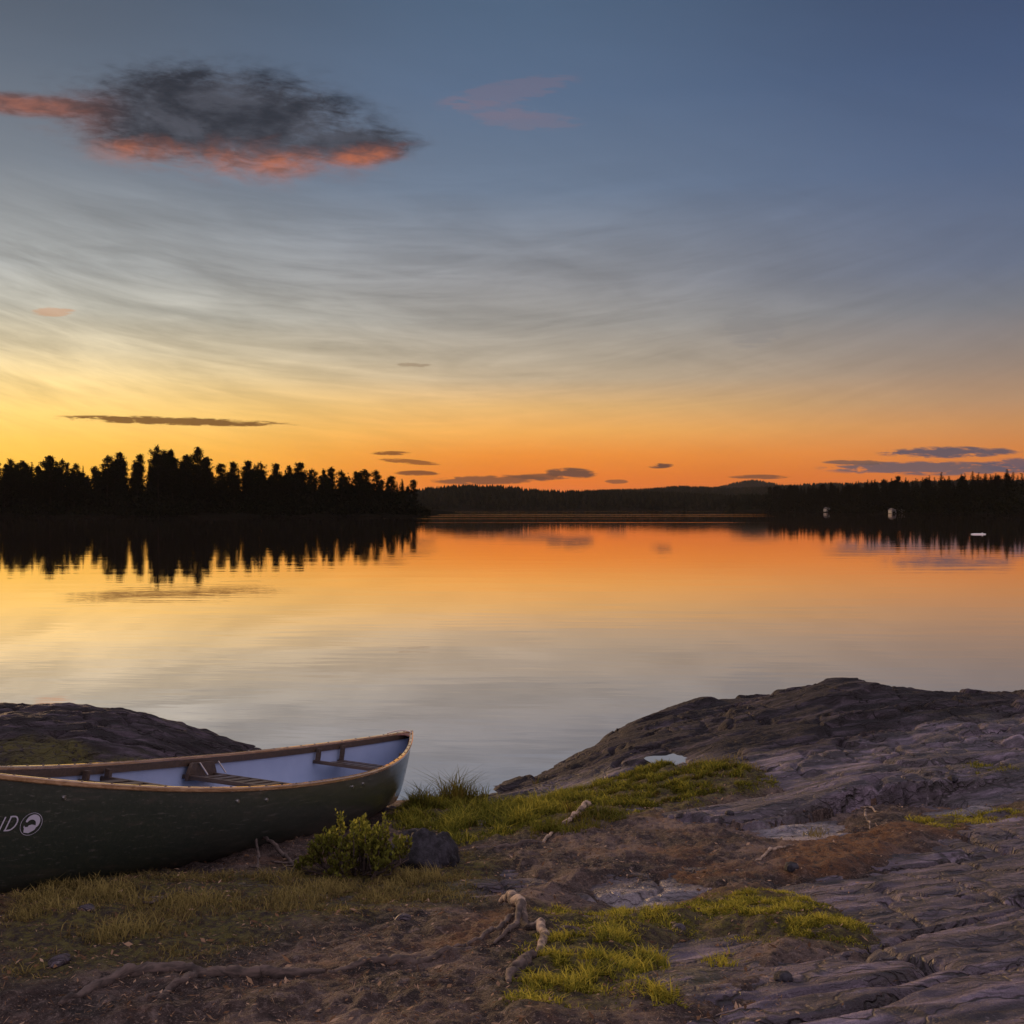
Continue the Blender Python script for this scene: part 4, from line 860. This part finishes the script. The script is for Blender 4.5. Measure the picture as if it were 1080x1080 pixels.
def shrub():
    rng = np.random.default_rng(4); c = atg(372, 936); base = np.array([c[0], c[1] + .10, c[2]])
    root = empty('shrub', tuple(base)); st = MB(); Q = []
    for i in range(120):
        a = rng.choice([.3, 1.5, 2.5, 3.3, 4.4, 5.6]) + rng.normal(0, .26); rr_ = rng.random() ** .55 * rng.uniform(.8, 1.18); p0 = np.array([.14 * rr_ * math.cos(a), .08 * rr_ * math.sin(a), 0])
        lx_ = .215 * rr_ * math.cos(a); ht = (.06 + (.17 + .07 * (rng.random() < .12)) * rng.random()) * max(.3, 1 - .42 * rr_ ** 2) * (1.0 + .14 * np.sign(lx_) * min(1, abs(lx_) / .12))
        p2 = np.array([lx_, .19 * rr_ * math.sin(a), ht]); pm = (p0 + p2) / 2 + np.array([p2[0] * .15, p2[1] * .15, -.01]) + rng.normal(0, .012, 3)
        st.tube([p0, pm, p2], [.004, .003, .0014], 4)
        for sh_ in range(3):
            tip = p2 + (rng.normal(0, .020, 3) if sh_ else 0); a_ = pm + (p2 - pm) * rng.random() * .6
            for k in range(17):
                f = rng.random() ** .7; q = a_ + (tip - a_) * f; d = np.array([math.cos(k * 2.4 + i), math.sin(k * 2.4 + i), .9 + .9 * f]); d /= np.linalg.norm(d)
                d = d + rng.normal(0, .22, 3); d /= np.linalg.norm(d)
                n = np.cross(d, rng.standard_normal(3)); n /= np.linalg.norm(n); l = rng.uniform(.009, .026); wv = l * .27
                fold = np.cross(d, n) * wv * .4
                Q.append((np.stack([q, q + d * l * .5 + n * wv + fold, q + d * l, q + d * l * .5 - n * wv + fold]), .16 + .66 * f * min(1, ht / .22) + rng.normal(0, .20) - .5 * (rng.random() < .10)))
    st.build('stem', M['bark'], root); V = np.concatenate([q for q, _ in Q]); ti = np.repeat(np.clip([t for _, t in Q], 0, 1), 4)
    mesh('foliage', V, np.arange(len(V)).reshape(-1, 4), M['shrub'], root, False, ti)
    tag(root, 'low leafy yellow-green shrub growing beside the canoe', 'shrub')
shrub()

def grass(name, m, regs, rng, label, gap=-.08):
    """blades on the ground; every region: polygon, number, height range, width, tint range, clump size"""
    VV, FF, TT = [], [], []; off = 0
    for P, n, (h0, h1), wd, (a, b), cl in regs:
        lo, hi = P.min(0), P.max(0); X = rng.uniform(lo[0], hi[0], n * 4); Y = rng.uniform(lo[1], hi[1], n * 4)
        s = sdf(X, Y, P) + .10 * fbm(X * 3, Y * 3, 3, 5); cm = fbm(X * cl, Y * cl, 3, 17)
        k = (s > rng.uniform(-.06, .10, len(X))) & (cm + .5 * fbm(X * 14, Y * 14, 2, 23) > rng.normal(gap, .09, len(X))); X, Y, cm, s = X[k][:n], Y[k][:n], cm[k][:n], s[k][:n]; n_ = len(X)
        Z = gz(X, Y) - .004; ok = Z > -.06; X, Y, Z, cm, s = X[ok], Y[ok], Z[ok], cm[ok], s[ok]; n_ = len(X)
        h = (h0 + (h1 - h0) * rng.random(n_) ** 2 * 1.5) * (1 + 1.1 * np.clip(cm, -.4, .5)) * np.clip(.45 + s * 3, .45, 1); az_ = rng.random(n_) * 6.283; ln = h * rng.uniform(.3, 1.5, n_)
        p = np.stack([X, Y, Z], 1); d = np.stack([np.cos(az_), np.sin(az_), 0 * az_], 1); pe = np.stack([-np.sin(az_), np.cos(az_), 0 * az_], 1)
        up = np.array([0, 0, 1.]); wv = (wd * rng.uniform(.6, 1.3, n_))[:, None]
        b0, b1 = p - pe * wv, p + pe * wv; m_ = p + d * ln[:, None] * .3 + up * h[:, None] * .6; m0, m1 = m_ - pe * wv * .75, m_ + pe * wv * .75
        tp = p + d * ln[:, None] + up * (h * rng.uniform(.75, 1.0, n_))[:, None]; t0, t1 = tp - pe * wv * .12, tp + pe * wv * .12
        V = np.stack([b0, b1, m0, m1, t0, t1], 1).reshape(-1, 3); i = np.arange(n_)[:, None] * 6 + off
        FF.append(np.concatenate([i + [0, 1, 3, 2], i + [2, 3, 5, 4]])); VV.append(V); off += len(V)
        TT.append(np.repeat(np.clip(a + (b - a) * (.5 + .9 * cm + rng.normal(0, .22, n_)), 0, 1), 6))
    return tag(mesh(name, np.concatenate(VV), np.concatenate(FF), m, None, False, np.concatenate(TT)), label, 'grass', kind='stuff')
rg = np.random.default_rng(12)
PG = lambda *p: poly(p)
G_lush = PG((415, 862), (440, 850), (490, 846), (520, 850), (560, 850), (600, 842), (640, 842), (610, 862), (560, 884), (490, 896), (440, 882), (415, 880))
G_mid = PG((560, 850), (605, 836), (645, 824), (690, 812), (770, 808), (814, 818), (812, 832), (760, 846), (700, 858), (640, 868), (600, 868))
G_shore = PG((428, 858), (440, 849), (490, 845), (515, 848), (510, 854), (490, 858), (440, 864))
G_dark = PG((560, 880), (640, 864), (660, 868), (600, 892), (560, 892))
grass('grass', M['grass'], [
    (G_lush, 19000, (.020, .060), .0028, (.2, .85), 3.5), (G_mid, 26000, (.010, .030), .0030, (.0, .80), 5), (G_shore, 1600, (.07, .17), .0028, (.10, .5), 3), (G_dark, 1500, (.03, .07), .003, (.1, .5), 4),
    (MOSS[1], 20000, (.006, .016), .0018, (.1, 1.0), 8), (MOSS[2], 10000, (.008, .028), .0018, (.2, 1.0), 8), (MOSS[3], 6000, (.006, .018), .0018, (.3, .95), 7),
    (MOSS[4], 6000, (.012, .03), .0025, (.45, 1.0), 5), (MOSS[5], 700, (.012, .03), .0025, (.2, .8), 6),
    (PG((655, 1022), (700, 1010), (712, 1030), (660, 1040)), 700, (.015, .05), .002, (.4, 1), 8), (PG((690, 1060), (712, 1052), (722, 1070), (690, 1078)), 500, (.015, .05), .002, (.5, 1), 8),
    (PG((750, 1010), (775, 1004), (782, 1022), (750, 1026)), 500, (.01, .04), .002, (.5, 1), 8)], rg, 'short green and yellow grass and moss growing in patches on the bank', .06)
grass('dry_grass', M['dry'], [
    (MOSS[6], 24000, (.006, .028), .0016, (.1, .95), 3), (PG((330, 935), (480, 920), (520, 930), (480, 965), (330, 985)), 5000, (.008, .022), .0016, (.2, .9), 5),
    (PG((0, 935), (110, 940), (100, 985), (0, 990)), 4500, (.010, .03), .0016, (.4, 1), 4), (PG((855, 872), (868, 870), (872, 882), (856, 884)), 70, (.05, .11), .0018, (.4, .9), 2),
    (PG((700, 806), (770, 806), (815, 816), (760, 820)), 900, (.03, .07), .002, (.3, .9), 4)], rg, 'sparse brownish grass over the trodden soil in front of the canoe', .08)
tuft = MB()
def tuft_at(px, py, n, h, sp, seed, label):
    rng = np.random.default_rng(seed); c = atg(px, py); V, Fc, T_ = [], [], []
    for i in range(n):
        a = rng.random() * 6.283; d = np.array([math.cos(a), math.sin(a), 0]); pe = np.array([-d[1], d[0], 0]) * .0035; hh = h * rng.uniform(.5, 1); ln = hh * rng.uniform(.2, .8); p = c + d * rng.random() * sp
        k = len(V)
        for f in np.linspace(0, 1, 5): q = p + d * ln * f ** 2 + np.array([0, 0, hh * (f - .25 * f ** 3)]); V += [q - pe * (1 - f * .9), q + pe * (1 - f * .9)]
        Fc += [(k + 2 * j, k + 2 * j + 1, k + 2 * j + 3, k + 2 * j + 2) for j in range(4)]; T_ += [rng.random() * .5] * 10
    return tag(mesh('grass_tuft', np.array(V), np.array(Fc), M['grass'], None, False, np.array(T_)), label, 'grass')
tuft_at(492, 850, 46, .17, .06, 1, 'tall dark grass tuft arching at the waterline')
tuft_at(600, 868, 26, .14, .04, 2, 'dark upright plant tuft in the middle of the green grass')
tuft_at(566, 832, 16, .12, .03, 3, 'thin pale tuft at the water edge by the end of the slab')
# bark flakes, needles and leaf litter over the soil
def litter(n, rng):
    X = rng.uniform(-2.6, 3.2, n); Y = 2.3 + 5.2 * rng.random(n) ** 1.3
    r, s, sd_ = terrain(X, Y); k = (sd_ < .05) | (rng.random(n) < .05); X, Y = X[k], Y[k]; n = len(X); Z = gz(X, Y) + .004
    a = rng.random(n) * 6.283; l = rng.uniform(.003, .010, n) * rng.choice([.6, 1, 1.5], n); wv = np.where(rng.random(n) < .78, .0009, l * .38)
    d = np.stack([np.cos(a), np.sin(a), rng.normal(0, .3, n)], 1) * l[:, None]; pe = np.stack([-np.sin(a), np.cos(a), rng.normal(0, .4, n)], 1) * wv[:, None]; p = np.stack([X, Y, Z + .003], 1)
    V = np.stack([p - d, p + pe, p + d, p - pe], 1).reshape(-1, 3)
    return tag(mesh('leaf_litter', V, np.arange(len(V)).reshape(-1, 4), M['litter'], None, False, np.repeat(rng.random(n), 4)), 'bark flakes, needles and small twigs scattered over the soil', 'litter', kind='stuff')
litter(46000, np.random.default_rng(77))
# dry grass on the hump behind the canoe

# ------------------------------------------------------------------ thin evening haze over the lake
hz = MB(); hz.box((0, 3200, 39), (6500, 0, 0), (0, 3300, 0), (0, 0, 41.5))
def b_haze(t): return None
hm = bpy.data.materials.new('haze'); hm.use_nodes = True; t = NT(hm.node_tree)
vol = t.n('ShaderNodeVolumePrincipled'); t.set(vol, 'Density', .00002); t.set(vol, 'Color', (.9, .86, .84, 1)); t.set(vol, 'Anisotropy', .2)
t.n('ShaderNodeOutputMaterial', i_1=vol)
tag(hz.build('haze', hm), kind='stuff')
